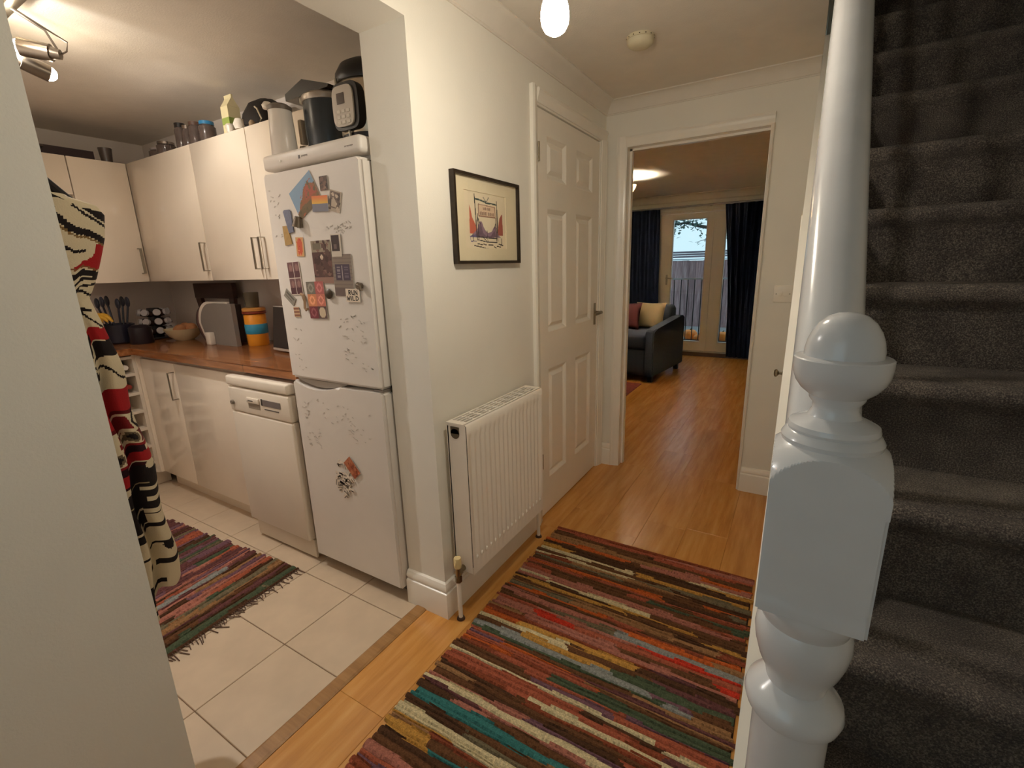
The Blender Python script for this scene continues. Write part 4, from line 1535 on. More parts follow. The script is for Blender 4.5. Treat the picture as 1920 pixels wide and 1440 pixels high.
def base_unit(label, x0, x1, handle_x):
    t = thing('base_cupboard', label, 'cupboard', ((x0 + x1) / 2, 1.45, 0))
    bxo('carcass', (x0, x1, 1.227, 1.70, 0.10, 0.860), MCABIN, t)
    d = bxo('door', (x0 + 0.0015, x1 - 0.0015, 1.205, 1.226, 0.102, 0.838), MCAB, t, bev=0.002)
    if x0 < -3.3:
        bxo('corner_post', (-3.402, x0 - 0.0005, 1.1885, 1.262, 0.0995, 0.860), MCAB, t)
    if handle_x:
        bar_handle(d, (handle_x, 1.205, 0.630), (handle_x, 1.205, 0.790), (0, -0.028, 0))
    bxo('plinth', (x0, x1, 1.262, 1.277, 0.0, 0.099), MCAB, t)
    return t
base_unit('cream corner base cupboard with an upright bar handle', -3.366, -2.950, -2.968)
base_unit('cream base cupboard beside the dishwasher without a visible handle', -2.948, -2.272, None)
# open bottle rack facing into the room at the end of the left run
wr = thing('bottle_rack', 'cream open bottle rack with shelves behind the hanging apron', 'wine rack', (-3.62, 1.03, 0))
ry0, ry1 = 0.86, 1.188
bxo('side_panel', (-3.92, -3.380, ry1 - 0.016, ry1, 0.10, 0.860), MCABIN, wr)
bxo('side_panel', (-3.92, -3.380, ry0, ry0 + 0.016, 0.10, 0.860), MCABIN, wr)
bxo('back_panel', (-3.92, -3.90, ry0 + 0.016, ry1 - 0.016, 0.10, 0.860), MCABIN, wr)
for zs in (0.115, 0.174, 0.284, 0.400, 0.512, 0.626, 0.744, 0.848):
    bxo('shelf', (-3.90, -3.376, ry0 + 0.016, ry1 - 0.016, zs - 0.008, zs + 0.008), MCABIN, wr)
bxo('plinth', (-3.46, -3.445, ry0, 1.262, 0.0, 0.099), MCAB, wr)
def bottle(label, y, z, foil, glass):
    t = thing('wine_bottle', label, 'bottle', (-3.6, y, z - 0.036), 'bottles in the rack')
    b = bmn(); lathe(b, [(0.0, 0.0), (0.034, 0.0), (0.036, 0.006), (0.036, 0.17), (0.030, 0.195), (0.014, 0.225)], seg=20)
    xform(b, Matrix.Translation((-3.69, y, z)) @ Matrix.Rotation(PI / 2, 4, 'Y')); obj('glass_body', b, glass, t, True)
    b = bmn(); lathe(b, [(0.0145, 0.222), (0.0150, 0.24), (0.0150, 0.292), (0.013, 0.296), (0.0, 0.2965)], seg=16)
    xform(b, Matrix.Translation((-3.69, y, z)) @ Matrix.Rotation(PI / 2, 4, 'Y')); obj('foil_cap', b, foil, t, True)
MGB = M('bottle_glass', (40, 48, 34), 0.15)
bottle('bottle with white foil in the top slot of the rack', 1.138, 0.7885, M('white_foil', (224, 214, 200), 0.3), MGB)
bottle('bottle with red foil in the second slot of the rack', 1.135, 0.6705, M('red_foil', (134, 46, 36), 0.3), MGB)
bottle('bottle with a red cap low in the rack', 1.128, 0.3285, M('red_foil', (134, 46, 36), 0.3), MGB)
# L-shaped worktop
bm = bmn()
WT0, WT1 = 0.866, 0.905
L_ = [(-3.985, 0.40), (-3.352, 0.40), (-3.352, 1.172), (-1.788, 1.172), (-1.788, 1.712), (-3.985, 1.712)]
extrude_poly(bm, L_, 'z', WT0, WT1)
bmesh.ops.bevel(bm, geom=[e for e in bm.edges if abs(e.verts[0].co.z - e.verts[1].co.z) < 1e-6], offset=0.004, segments=2, affect='EDGES')
tag(obj('worktop', bm, MWORK, smooth=True, sharp=30), 'L-shaped oiled wooden worktop above the base cupboards', 'worktop')
# near end of the left run (behind the apron)
t = thing('base_cupboard', 'cream base cupboard of the left run hidden behind the apron', 'cupboard', (-3.66, 0.63, 0))
bxo('carcass', (-3.92, -3.402, 0.41, 0.858, 0.10, 0.860), MCABIN, t)
bxo('door', (-3.400, -3.380, 0.412, 0.856, 0.102, 0.838), MCAB, t, bev=0.002)
bxo('plinth', (-3.46, -3.445, 0.41, 0.858, 0.0, 0.099), MCAB, t)

# ------------------------------------------------------------------ wall cupboards
def wall_unit(label, x0, x1, hx, z0=1.287, z1=1.975):
    t = thing('wall_cupboard', label, 'cupboard', ((x0 + x1) / 2, 1.56, z0))
    bxo('carcass', (x0, x1, 1.442, KB - 0.002, z0, z1), MCABIN, t)
    d = bxo('door', (x0 + 0.0015, x1 - 0.0015, 1.420, 1.441, z0 - 0.004, z1 + 0.001), MCAB, t, bev=0.002)
    if hx is not None:
        bar_handle(d, (hx, 1.420, 1.334), (hx, 1.420, 1.486), (0, -0.028, 0))
    return t
wall_unit('cream corner wall cupboard on the back wall, left of the other two', -3.548, -2.800, -2.812)
wall_unit('cream middle wall cupboard on the back wall', -2.798, -2.292, -2.318)
wall_unit('cream wall cupboard on the back wall nearest the fridge', -2.290, -1.795, -2.262)
t = thing('wall_cupboard', 'cream wall cupboard on the left kitchen wall with an upright handle', 'cupboard', (-3.77, 1.25, 1.287))
bxo('carcass', (KL + 0.002, -3.572, 1.142, 1.438, 1.287, 1.975), MCABIN, t)
d = bxo('door', (-3.571, -3.550, 1.1435, 1.4185, 1.283, 1.976), MCAB, t, bev=0.002)
bar_handle(d, (-3.550, 1.392, 1.334), (-3.550, 1.392, 1.486), (0.028, 0, 0))
t = thing('wall_cupboard', 'short cream cupboard high on the left kitchen wall', 'cupboard', (-3.77, 0.8, 1.776))
bxo('carcass', (KL + 0.002, -3.572, 0.50, 1.140, 1.776, 1.975), MCABIN, t)
bxo('door', (-3.571, -3.550, 0.5015, 1.1385, 1.773, 1.976), MCAB, t, bev=0.002)

# ------------------------------------------------------------------ clutter on the wall cupboards (z = 1.976)
ZU = 1.9765
def jar(label, x, y, r, h, lidm, name='glass_jar', cat='jar', body=None):
    t = thing(name, label, cat, (x, y, ZU), 'jars on top of the wall cupboards')
    b = bmn(); lathe(b, [(0.0, 0.0), (r * 0.9, 0.0), (r, 0.006), (r, h * 0.74), (r * 0.8, h * 0.82), (r * 0.8, h * 0.84), (0.0, h * 0.84)], seg=20)
    obj('jar_body', b, body or MJAR, t, True, local=True)
    b = bmn(); lathe(b, [(r * 0.86, h * 0.845), (r * 0.86, h), (0.0, h)], seg=20)
    obj('lid', b, lidm, t, True, local=True)
    return t
MLID = M('steel_lid', (150, 140, 132), 0.25, 0.9)
MSMOKE = M('smoky_glass', (112, 98, 92), 0.08, vary=0.2, vscale=30, trans=0.35)
jar('dark-lidded glass jar, leftmost of the row on the wall cupboards', -2.965, 1.475, 0.030, 0.135, MDARK, body=MSMOKE)
jar('steel-lidded glass jar, second of the row on the wall cupboards', -2.885, 1.470, 0.028, 0.110, MLID, body=MSMOKE)
jar('glass jar with a brown lid next to the blue-lidded jar', -2.800, 1.468, 0.034, 0.112, M('brown_lid', (96, 72, 60), 0.4), body=MSMOKE)
jar('glass jar with a bright blue lid on the wall cupboards', -2.700, 1.475, 0.040, 0.100, M('blue_lid', (52, 128, 176), 0.35), body=MSMOKE)
jar('squat steel-lidded jar at the back corner of the wall cupboards', -3.20, 1.50, 0.050, 0.080, MLID, body=MSMOKE)
jar('low glass bowl near the corner of the wall cupboards', -3.34, 1.53, 0.060, 0.070, M('pale_glass_lid', (160, 150, 146), 0.2), body=MSMOKE)
# gabled carton
t = thing('drink_carton', 'tall cream and green gable-top carton on the wall cupboards', 'carton', (-2.470, 1.475, ZU))
b = bmn(); box(b, -0.030, 0.030, -0.030, 0.030, 0.0, 0.125)
obj('carton_body', b, M('carton_cream', (226, 214, 170), 0.5), t, local=True)
b = bmn(); extrude_poly(b, [(-0.030, 0.1255), (0.030, 0.1255), (0.004, 0.165), (0.004, 0.180), (-0.004, 0.180), (-0.004, 0.165)], 'x', -0.030, 0.030)
obj('gable_top', b, M('carton_cream', (226, 214, 170)), t, local=True)
bxo('green_band', (-2.5005, -2.4395, 1.4445, 1.5055, ZU + 0.045, ZU + 0.075), M('carton_green', (150, 168, 86), 0.5), t)
# black bag
t = thing('black_bag', 'crumpled black bag lying behind the carton on the wall cupboards', 'bag', (-2.315, 1.575, ZU))
b = bmn()
lathe(b, [(0.0, 0.0), (0.105, 0.0), (0.118, 0.02), (0.108, 0.07), (0.078, 0.125), (0.03, 0.155), (0.0, 0.158)], seg=28, mod=lambda a: 1 + 0.12 * math.sin(3 * a) + 0.06 * math.sin(7 * a + 1))
obj('bag_body', b, M('black_nylon', (34, 29, 26), 0.6), t, True, local=True)
b = bmn(); tube(b, [(0.03, -0.09, 0.10), (0.06, -0.10, 0.085), (0.085, -0.10, 0.04), (0.07, -0.11, 0.008)], 0.004, 6)
obj('strap', b, M('pale_strap', (190, 176, 150), 0.6), t, True, local=True)
b = bmn(); lathe(b, [(0.0, 0.0), (0.022, 0.002), (0.030, 0.022), (0.020, 0.045), (0.0, 0.050)], (-2.345, 1.437, ZU), 18)
tag(obj('white_pot', b, M('white_china', (228, 220, 206), 0.3), smooth=True), 'small round white pot at the edge of the wall cupboards', 'pot')
b = bmn(); lathe(b, [(0.0, 0.0), (0.020, 0.0), (0.024, 0.03), (0.018, 0.038), (0.0, 0.040)], (-2.430, 1.440, ZU), 16)
tag(obj('egg_cup', b, M('pale_china', (216, 206, 190), 0.3), smooth=True), 'small pale cup in front of the carton on the wall cupboards', 'cup')
b = bmn(); lathe(b, [(0.0, 0.0), (0.014, 0.0), (0.014, 0.02), (0.007, 0.03), (0.0, 0.031)], (-2.262, 1.446, ZU), 14)
tag(obj('spice_tin', b, M('tan_tin', (150, 128, 100), 0.35), smooth=True), 'tiny tan tin beside the round white pot', 'tin')
# tray, tumbler and box on the left wall cupboards
t = thing('roasting_tray', 'dark brown oblong tray on the left wall cupboard', 'tray', (-3.74, 1.16, ZU))
b = bmn()
box(b, -0.09, 0.09, -0.20, 0.15, 0.0, 0.006); box(b, -0.09, -0.083, -0.20, 0.15, 0.006, 0.062); box(b, 0.083, 0.09, -0.20, 0.15, 0.006, 0.062); box(b, -0.083, 0.083, -0.20, -0.193, 0.006, 0.062); box(b, -0.083, 0.083, 0.143, 0.15, 0.006, 0.062)
obj('tray_body', b, M('dark_enamel', (54, 40, 42), 0.35), t, local=True)
b = bmn(); tube(b, [(0.0905, -0.15, 0.045), (0.115, -0.15, 0.05), (0.115, -0.08, 0.05), (0.0905, -0.08, 0.045)], 0.005, 8)
obj('tray_handle', b, M('tray_steel', (110, 98, 92), 0.3, 0.8), t, True, local=True)
b = bmn(); lathe(b, [(0.0, 0.004), (0.026, 0.0), (0.034, 0.088), (0.031, 0.088), (0.024, 0.008), (0.0, 0.008)], (-3.64, 1.365, ZU), 22)
tag(obj('tumbler', b, M('grey_tumbler', (86, 76, 70), 0.3), smooth=True), 'dark grey tumbler standing in the corner of the wall cupboards', 'tumbler')
t = thing('storage_tin', 'pale storage tin on the short cupboard near the apron', 'tin', (-3.66, 0.86, ZU))
b = bmn(); lathe(b, [(0.0, 0.0), (0.045, 0.0), (0.045, 0.055)], seg=22); obj('tin_body', b, M('pale_tin', (196, 178, 152), 0.4), t, True, local=True)
b = bmn(); lathe(b, [(0.047, 0.054), (0.047, 0.070), (0.0, 0.072)], seg=22); obj('lid', b, M('brown_tin_lid', (84, 62, 50), 0.4), t, True, local=True)

# ------------------------------------------------------------------ appliances on top of the fridge (z = 1.736)
ZF = 1.7365
t = thing('water_jug', 'slim pale grey lidded jug on the left end of the fridge top', 'jug', (-1.712, 1.210, ZF))
b = bmn(); lathe(b, [(0.0, 0.0), (0.044, 0.0), (0.047, 0.006), (0.044, 0.09), (0.041, 0.150), (0.041, 0.155), (0.0, 0.155)], seg=28); obj('jug_body', b, M('pale_grey_plastic', (214, 208, 200), 0.3), t, True, local=True)
b = bmn(); lathe(b, [(0.0425, 0.1555), (0.043, 0.168), (0.030, 0.177), (0.0, 0.178)], seg=28); obj('lid', b, M('jug_lid', (104, 94, 84), 0.4), t, True, local=True)
b = bmn(); lathe(b, [(0.0, 0.0), (0.017, 0.0), (0.020, 0.012), (0.012, 0.022), (0.0, 0.024)], (-0.040, -0.02, 0.166), 18); obj('spout_knob', b, M('white_knob', (226, 218, 204), 0.3), t, True, local=True)
# multi-cooker with dark drawer
t = thing('air_fryer', 'dark blue-grey round air fryer with a slanted black lid on the fridge', 'air fryer', (-1.582, 1.330, ZF))
b = bmn(); lathe(b, [(0.0, 0.0), (0.082, 0.0), (0.090, 0.02), (0.094, 0.10), (0.093, 0.205), (0.0, 0.206)], seg=36); obj('body', b, M('slate_plastic', (48, 56, 62), 0.25), t, True, local=True)
b = bmn(); lathe(b, [(0.0955, 0.200), (0.0975, 0.205), (0.0975, 0.220), (0.090, 0.228), (0.0, 0.229)], seg=36); obj('steel_rim', b, M('pale_rim', (168, 158, 146), 0.3, 0.5), t, True, local=True)
b = bmn(); extrude_poly(b, [(-0.150, 0.226), (0.09, 0.2305), (0.095, 0.240), (-0.045, 0.286), (-0.150, 0.252)], 'y', -0.075, 0.085); obj('hinged_lid', b, M('black_gloss', (26, 22, 22), 0.2), t, local=True)
bxo('side_handle', (-1.690, -1.670, 1.262, 1.290, ZF + 0.055, ZF + 0.150), M('cream_plastic', (206, 192, 170), 0.4), t, bev=0.004)
bxo('side_foot', (-1.688, -1.668, 1.255, 1.285, ZF + 0.006, ZF + 0.048), M('cream_plastic', (206, 192, 170)), t, bev=0.004)
b = bmn(); cyl(b, (-0.078, -0.062, 0.207), (-0.078, -0.062, 0.230), 0.006, seg=10); obj('latch', b, MCHROME, t, True, local=True)
t.scale = (1, 1, 0.90)
# pressure cooker
t = thing('pressure_cooker', 'steel electric pressure cooker with black lid and rounded control panel', 'pressure cooker', (-1.362, 1.335, ZF))
b = bmn(); lathe(b, [(0.0, 0.0), (0.105, 0.0), (0.110, 0.010), (0.112, 0.035)], seg=40); obj('base', b, MDARK, t, True, local=True)
b = bmn(); lathe(b, [(0.110, 0.0355), (0.113, 0.045), (0.113, 0.205), (0.110, 0.212)], seg=40); obj('steel_body', b, M('warm_steel', (196, 182, 160), 0.32, 0.75), t, True, local=True)
b = bmn(); lathe(b, [(0.116, 0.2125), (0.119, 0.222), (0.117, 0.245), (0.100, 0.275), (0.070, 0.292), (0.0, 0.297)], seg=40); obj('lid', b, MBLACK, t, True, local=True)
b = bmn(); box(b, -0.02, 0.02, -0.008, 0.008, 0.2975, 0.325, bev=0.003); obj('lid_handle', b, MBLACK, t, True, local=True)
b = bmn()
pts = []
for k in range(24):
    a = 2 * PI * k / 24
    pts.append((0.060 * math.copysign(abs(math.cos(a)) ** 0.45, math.cos(a)), 0.118 + 0.078 * math.copysign(abs(math.sin(a)) ** 0.45, math.sin(a))))
extrude_poly(b, pts, 'y', -0.128, -0.085); cpn = obj('panel_surround', b, MBLACK, t, True, local=True, sharp=50)
b = bmn()
extrude_poly(b, [(x * 0.80 - 0.006, 0.118 + (z - 0.118) * 0.85) for x, z in pts], 'y', -0.134, -0.1282); fc_ = obj('control_panel', b, M('panel_silver', (188, 178, 164), 0.35), t, True, local=True, sharp=50)
b = bmn(); box(b, -0.030, 0.004, -0.1355, -0.1342, 0.125, 0.160); obj('screen', b, M('screen_brown', (72, 58, 52), 0.2), t, local=True)
b = bmn()
for i in range(3):
    for j in range(3):
        box(b, -0.034 + 0.022 * i, -0.020 + 0.022 * i, -0.1355, -0.1342, 0.060 + 0.018 * j, 0.070 + 0.018 * j)
obj('buttons', b, M('button_pale', (206, 198, 184), 0.4), t, local=True)
for xx, zz in ((-0.044, 0.205), (0.0, 0.028)):
    b = bmn(); cyl(b, (xx, -0.118, zz - 0.012), (xx, -0.118, zz + 0.012), 0.005, seg=10); obj('chrome_pin', b, MCHROME, t, True, local=True)
for ch in t.children:
    pass
t.rotation_euler = (0, 0, math.radians(2))
t.scale = (1, 1, 0.93)

# ------------------------------------------------------------------ things on the worktop (z = 0.905)
ZK = 0.9055
t = thing('storage_canister', 'orange glass canister with a bright blue band on the worktop', 'canister', (-2.690, 1.560, ZK))
b = bmn(); lathe(b, [(0.0, 0.0), (0.052, 0.0), (0.056, 0.006), (0.058, 0.10), (0.058, 0.175), (0.054, 0.182), (0.0, 0.183)], seg=28); cb = obj('canister_body', b, M('orange_fill', (226, 148, 44), 0.3), t, True, local=True)
b = bmn(); lathe(b, [(0.0585, 0.070), (0.0600, 0.072), (0.0600, 0.124), (0.0585, 0.126)], seg=28); obj('blue_band', b, M('blue_band', (54, 142, 176), 0.4), t, True, local=True)
b = bmn(); lathe(b, [(0.060, 0.1835), (0.063, 0.187), (0.063, 0.196), (0.060, 0.199), (0.0, 0.2)], seg=28); obj('red_seal', b, M('seal_brown', (120, 46, 22), 0.5), t, True, local=True)
b = bmn(); lathe(b, [(0.062, 0.2005), (0.062, 0.214), (0.054, 0.219), (0.0, 0.220)], seg=28); obj('lid', b, M('orange_lid', (200, 140, 70), 0.4), t, True, local=True)
b = bmn(); lathe(b, [(0.0, 0.0), (0.034, 0.0), (0.037, 0.01), (0.040, 0.085), (0.036, 0.085), (0.033, 0.012), (0.0, 0.012)], (-2.695, 1.560, ZK + 0.2205), 22)
tag(obj('glass_tumbler', b, M('olive_glass', (116, 108, 88), 0.12, trans=0.4), smooth=True), 'small smoky glass standing on the lid of the orange canister', 'glass')
# toaster: D-shaped body seen from its grey end
t = thing('toaster', 'grey-fronted toaster with white rim and curved maroon side on the worktop', 'toaster', (-2.93, 1.55, ZK))
def dprofile(w, h, r, lean=0.0, n=10):
    pts = [(w / 2, 0.0), (w / 2, h)]
    for k in range(n + 1):
        a = PI / 2 + (PI / 2) * k / n
        pts.append((-w / 2 + r + r * math.cos(a) * 1.0, h - r * 0.9 + r * 0.9 * math.sin(a)))
    pts += [(-w / 2 + 0.03, 0.05), (-w / 2 + 0.08, 0.0)]
    return pts
b = bmn(); extrude_poly(b, dprofile(0.36, 0.245, 0.14), 'y', -0.085, -0.060); obj('grey_front', b, M('toaster_grey', (132, 126, 120), 0.25), t, True, local=True, sharp=30)
b = bmn(); extrude_poly(b, [(x - 0.078, z * 1.03) for x, z in dprofile(0.36, 0.245, 0.14)], 'y', -0.0595, -0.050); obj('white_rim', b, M('white_rim', (224, 216, 204), 0.25), t, True, local=True, sharp=30)
b = bmn(); extrude_poly(b, [(x - 0.122, z * 0.97) for x, z in dprofile(0.36, 0.245, 0.14)], 'y', -0.0495, -0.040); obj('maroon_side', b, M('maroon_side', (104, 74, 70), 0.3), t, True, local=True, sharp=30)
b = bmn(); extrude_poly(b, [(x - 0.156, z * 0.94) for x, z in dprofile(0.36, 0.245, 0.14)], 'y', -0.0395, 0.060); obj('dark_back', b, M('toaster_dark', (58, 44, 42), 0.35), t, True, local=True, sharp=30)
b = bmn(); box(b, -0.10, -0.045, -0.115, -0.0855, 0.0, 0.075, bev=0.004); obj('white_foot', b, M('white_rim', (224, 216, 204)), t, True, local=True)
# fruit bowl with oranges and bread
t = thing('fruit_bowl', 'cream bowl half hidden behind the toaster', 'bowl', (-3.425, 1.500, ZK))
b = bmn(); lathe(b, [(0.0, 0.004), (0.05, 0.0), (0.085, 0.03), (0.112, 0.075), (0.105, 0.075), (0.078, 0.034), (0.045, 0.010), (0.0, 0.010)], seg=32); obj('bowl_body', b, M('cream_china', (214, 198, 160), 0.3), t, True, local=True)
for k, (dx, dy, dz, r) in enumerate([(0.0, -0.02, 0.062, 0.040), (-0.040, 0.030, 0.074, 0.034), (0.034, 0.034, 0.074, 0.034)]):
    b = bmn(); bmesh.ops.create_uvsphere(b, u_segments=18, v_segments=12, radius=r)
    xform(b, Matrix.Translation((-3.425 + dx, 1.500 + dy, ZK + dz)))
    tag(obj('bread_roll', b, M('bread_brown', (176, 120, 78), 0.7, vary=0.2, vscale=30), smooth=True), ['pale brown roll at the front of the cream bowl', 'pale brown roll at the left of the cream bowl', 'pale brown roll at the back of the cream bowl'][k], 'bread roll', 'rolls in the cream bowl')
# dark wooden stool-shaped cookbook stand leaning on the wall
t = thing('cookbook_stand', 'dark brown wooden stand leaning on the back wall behind the toaster', 'stand', (-3.30, 1.66, ZK))
MDW2 = wood_mat('dark_walnut', (46, 28, 24), (62, 40, 34), (78, 52, 44), 0.4, (2, 10, 10), 4, 0.0)
bxo('top_board', (-3.50, -3.03, 1.640, 1.672, 1.165, 1.262), MDW2, t, bev=0.004)
b = bmn(); extrude_poly(b, [(-3.50, 1.164), (-3.44, 1.164), (-3.385, ZK), (-3.425, ZK)], 'y', 1.645, 1.668); obj('stand_leg', b, MDW2, t)
b = bmn(); extrude_poly(b, [(-3.09, 1.164), (-3.035, 1.164), (-3.09, ZK), (-3.125, ZK)], 'y', 1.645, 1.668); obj('stand_leg', b, MDW2, t)
# tablet leaning on the fridge side
t = thing('tablet', 'dark tablet with a pale edge propped upright beside the fridge', 'tablet', (-2.30, 1.45, ZK + 0.009))
b = bmn(); box(b, -0.085, 0.085, -0.004, 0.004, 0.0, 0.232, bev=0.002); obj('case', b, M('tablet_silver', (176, 164, 152), 0.3), t, True, local=True)
b = bmn(); box(b, -0.080, 0.080, -0.0055, -0.0043, 0.014, 0.228); obj('screen', b, M('tablet_black', (38, 30, 27), 0.12), t, local=True)
b = bmn(); box(b, -0.04, 0.04, 0.0045, 0.07, 0.0, 0.006); obj('prop', b, M('tablet_silver', (176, 164, 152)), t, local=True)
t.rotation_euler = (math.radians(-8), 0, math.radians(-6))
# spice carousel
t = thing('spice_rack', 'dark spice rack with chrome-lidded jars in the worktop corner', 'spice rack', (-3.70, 1.46, ZK))
b = bmn(); lathe(b, [(0.0, 0.0), (0.075, 0.0), (0.080, 0.006), (0.075, 0.012), (0.0, 0.012)], seg=28); obj('turntable', b, MDARK, t, True, local=True)
b = bmn(); box(b, -0.028, 0.028, -0.028, 0.028, 0.012, 0.205, bev=0.004); obj('core', b, MDARK, t, True, local=True)
for zz in (0.045, 0.105, 0.165):
    for k, a in enumerate((-100, -55, -10, 35, 80, 125, 170, 215)):
        if k % 2 and zz == 0.165:
            pass
        ar = math.radians(a)
        d_ = Vector((math.cos(ar), math.sin(ar), 0.25)).normalized()
        p0 = Vector((0, 0, zz)) + Vector((math.cos(ar), math.sin(ar), 0)) * 0.030
        b = bmn(); cyl(b, p0, p0 + d_ * 0.045, 0.020, seg=14); ja = obj('spice_jar', b, M('spice_brown', (66, 48, 42), 0.25), t, True, local=True)
        b = bmn(); cyl(b, p0 + d_ * 0.0455, p0 + d_ * 0.062, 0.0215, seg=16)
        ld = obj('jar_lid', b, M('chrome_lid', (206, 200, 198), 0.2, 0.35), t, True, local=True)
# utensil pots
t = thing('utensil_crock', 'dark navy utensil crock with tools standing on the left worktop', 'utensil pot', (-3.70, 1.250, ZK))
b = bmn(); lathe(b, [(0.0, 0.0), (0.075, 0.0), (0.085, 0.01), (0.088, 0.12), (0.080, 0.122), (0.070, 0.02), (0.0, 0.02)], seg=28); obj('crock', b, M('navy_crock', (34, 32, 44), 0.3), t, True, local=True)
MUT = M('dark_utensil', (44, 46, 58), 0.35)
r_ = random.Random(5)
for k in range(6):
    a = k * 1.05
    p = Vector((0.03 * math.cos(a), 0.03 * math.sin(a), 0.025))
    q = Vector((0.075 * math.cos(a), 0.075 * math.sin(a), 0.20 + 0.05 * r_.random()))
    b = bmn(); tube(b, [p, q], 0.006, 8)
    n0 = len(b.verts)
    bmesh.ops.create_uvsphere(b, u_segments=12, v_segments=8, radius=0.026)
    xform(b, Matrix.Translation(q + Vector((0, 0, 0.018))) @ Matrix.Diagonal((0.9, 0.45, 1.3, 1)), n0)
    obj('utensil', b, MUT, t, True, local=True)
b = bmn(); lathe(b, [(0.0, 0.0), (0.060, 0.0), (0.064, 0.01), (0.060, 0.10), (0.040, 0.115), (0.0, 0.117)], (-3.53, 1.300, ZK), 24)
tag(obj('dark_pot', b, M('black_pot', (36, 30, 36), 0.35), smooth=True), 'short black pot between the utensil crock and the spice rack', 'pot')
# bananas on a stand
t = thing('bananas', 'bunch of yellow bananas resting on the left worktop behind the apron', 'bananas', (-3.66, 1.10, ZK))
for k in range(4):
    b = bmn()
    pts = []
    for j in range(8):
        u = j / 7
        ang = math.radians(-60 + 110 * u)
        pts.append(Vector((0.09 * math.sin(ang) + 0.015 * k, 0.02 * k - 0.03 + 0.05 * u, 0.085 + 0.10 * math.cos(ang))))
    tube(b, pts, [0.006, 0.014, 0.018, 0.019, 0.019, 0.017, 0.012, 0.005], 10)
    obj('banana', b, M('banana_yellow', (206, 158, 52), 0.5, vary=0.15, vscale=30), t, True, local=True)
b = bmn(); tube(b, [(0.0, 0.0, 0.0), (0.0, 0.0, 0.16)], 0.008, 8); lathe(b, [(0.0, 0.0), (0.07, 0.0), (0.07, 0.01), (0.0, 0.012)], seg=20); obj('fruit_hook', b, MCHROME, t, True, local=True)

# ------------------------------------------------------------------ kitchen rug with fringe
seqk = [['mauve', 'plum'], ['rust', 'pink'], ['plum', 'terra', 'pink'], ['green', 'mauve'], ['terra', 'pink', 'rust'], ['plum', 'rust'], ['rust', 'plum', 'mauve'], ['pink', 'mauve'], ['mauve', 'plum', 'dbrown'], ['pink', 'terra'],
        ['plum', 'mauve', 'blue'], ['dbrown', 'plum'], ['tan', 'pink'], ['mauve', 'dbrown'], ['pink', 'red', 'green'], ['terra', 'orange', 'dbrown'], ['dbrown', 'green', 'sage'], ['sage', 'tan'], ['tan', 'sage', 'rust'], ['brown', 'dbrown'], ['rust', 'brown'], ['dbrown', 'green', 'dbrown'], ['green', 'sage', 'green'], ['dbrown', 'plum', 'dbrown']]
PAL2 = {}
rows = []
full = seqk[::-1] + [[random.Random(40 + k).choice(['plum', 'mauve', 'pink', 'rust', 'dbrown', 'terra', 'green', 'sage']), random.Random(80 + k).choice(['plum', 'pink', 'brown', 'mauve', 'terra'])] for k in range(20)]
r5 = random.Random(2)
for s_ in full:
    cuts = sorted(r5.uniform(0.2, 0.9) for _ in range(len(s_) - 1)) + [1.01]
    rows.append(list(zip(cuts, s_)))
for rw in rows:
    rw[:] = [(c_, {'rust': 'plum', 'orange': 'pink'}.get(n_, n_)) for c_, n_ in rw]
KLn = 1.05
me = rag_rug('kitchen_rug', 0.60, KLn, rows, 100, 4, 8)
kr = thing('fringed_rug', 'pink and plum striped rag rug with a fringed end on the kitchen tiles', 'rug', (-1.795 - KLn / 2, 0.735, 0.0), rot=(0, 0, math.radians(-90 + 4.5)))
o = bpy.data.objects.new('weave', me)
COL.objects.link(o)
o.parent = kr
b = bmn()
r_ = random.Random(6)
for k in range(46):
    x = -0.29 + 0.58 * k / 45 + r_.uniform(-0.004, 0.004)
    y0 = KLn / 2 - 0.004
    if 8 < k < 30 and k % 2 == 0:      # looped warp ends
        tube(b, [(x, y0, 0.006), (x + 0.002, y0 + 0.018, 0.004), (x + 0.012, y0 + 0.030, 0.004), (x + 0.020, y0 + 0.016, 0.004), (x + 0.017, y0, 0.006)], 0.0018, 5)
    else:
        L_ = r_.uniform(0.02, 0.06)
        a = r_.uniform(-0.5, 0.5)
        tube(b, [(x, y0, 0.006), (x + a * L_ * 0.4, y0 + L_ * 0.5, 0.0035), (x + a * L_, y0 + L_, 0.0028)], 0.0018, 5)
fo = obj('fringe', b, M('fringe_thread', (96, 74, 62), 0.95), kr, local=True)
fo['kind'] = 'stuff'

# ------------------------------------------------------------------ apron hanging on the near kitchen wall
ap = thing('apron', 'cream, black and red patterned apron hanging by the kitchen opening', 'apron', (-1.46, 0.42, 0.40))
CR, BLK, RD = srgb(198, 186, 158), srgb(30, 24, 24), srgb(150, 28, 32)
cv = Canvas(70, 330, CR)
ZT, ZBT = 1.492, 0.400
def vz(v):   # photo row -> canvas row (row scale linear in z)
    tab = [(365, 1.492), (403, 1.455), (520, 1.313), (560, 1.266), (600, 1.215), (690, 1.094), (760, 0.996), (810, 0.923), (880, 0.816), (1080, 0.488), (1140, 0.404)]
    for (a, za), (b_, zb) in zip(tab[:-1], tab[1:]):
        if v <= b_:
            z = za + (zb - za) * (v - a) / (b_ - a)
            break
    else:
        z = zb
    return (ZT - z) / (ZT - ZBT) * 330
def P(s, v):
    return (s * 70, vz(v))
def band(s0, s1, va, vb, c, sl=0.0):
    cv.poly([P(s0, va), P(s1, va + sl), P(s1, vb + sl), P(s0, vb)], c)
band(0.0, 0.55, 363, 374, BLK, 3)
cv.poly([P(0.20, 370), P(0.36, 372), P(0.34, 408), P(0.26, 440), P(0.16, 446), P(0.14, 430), P(0.20, 405)], BLK)
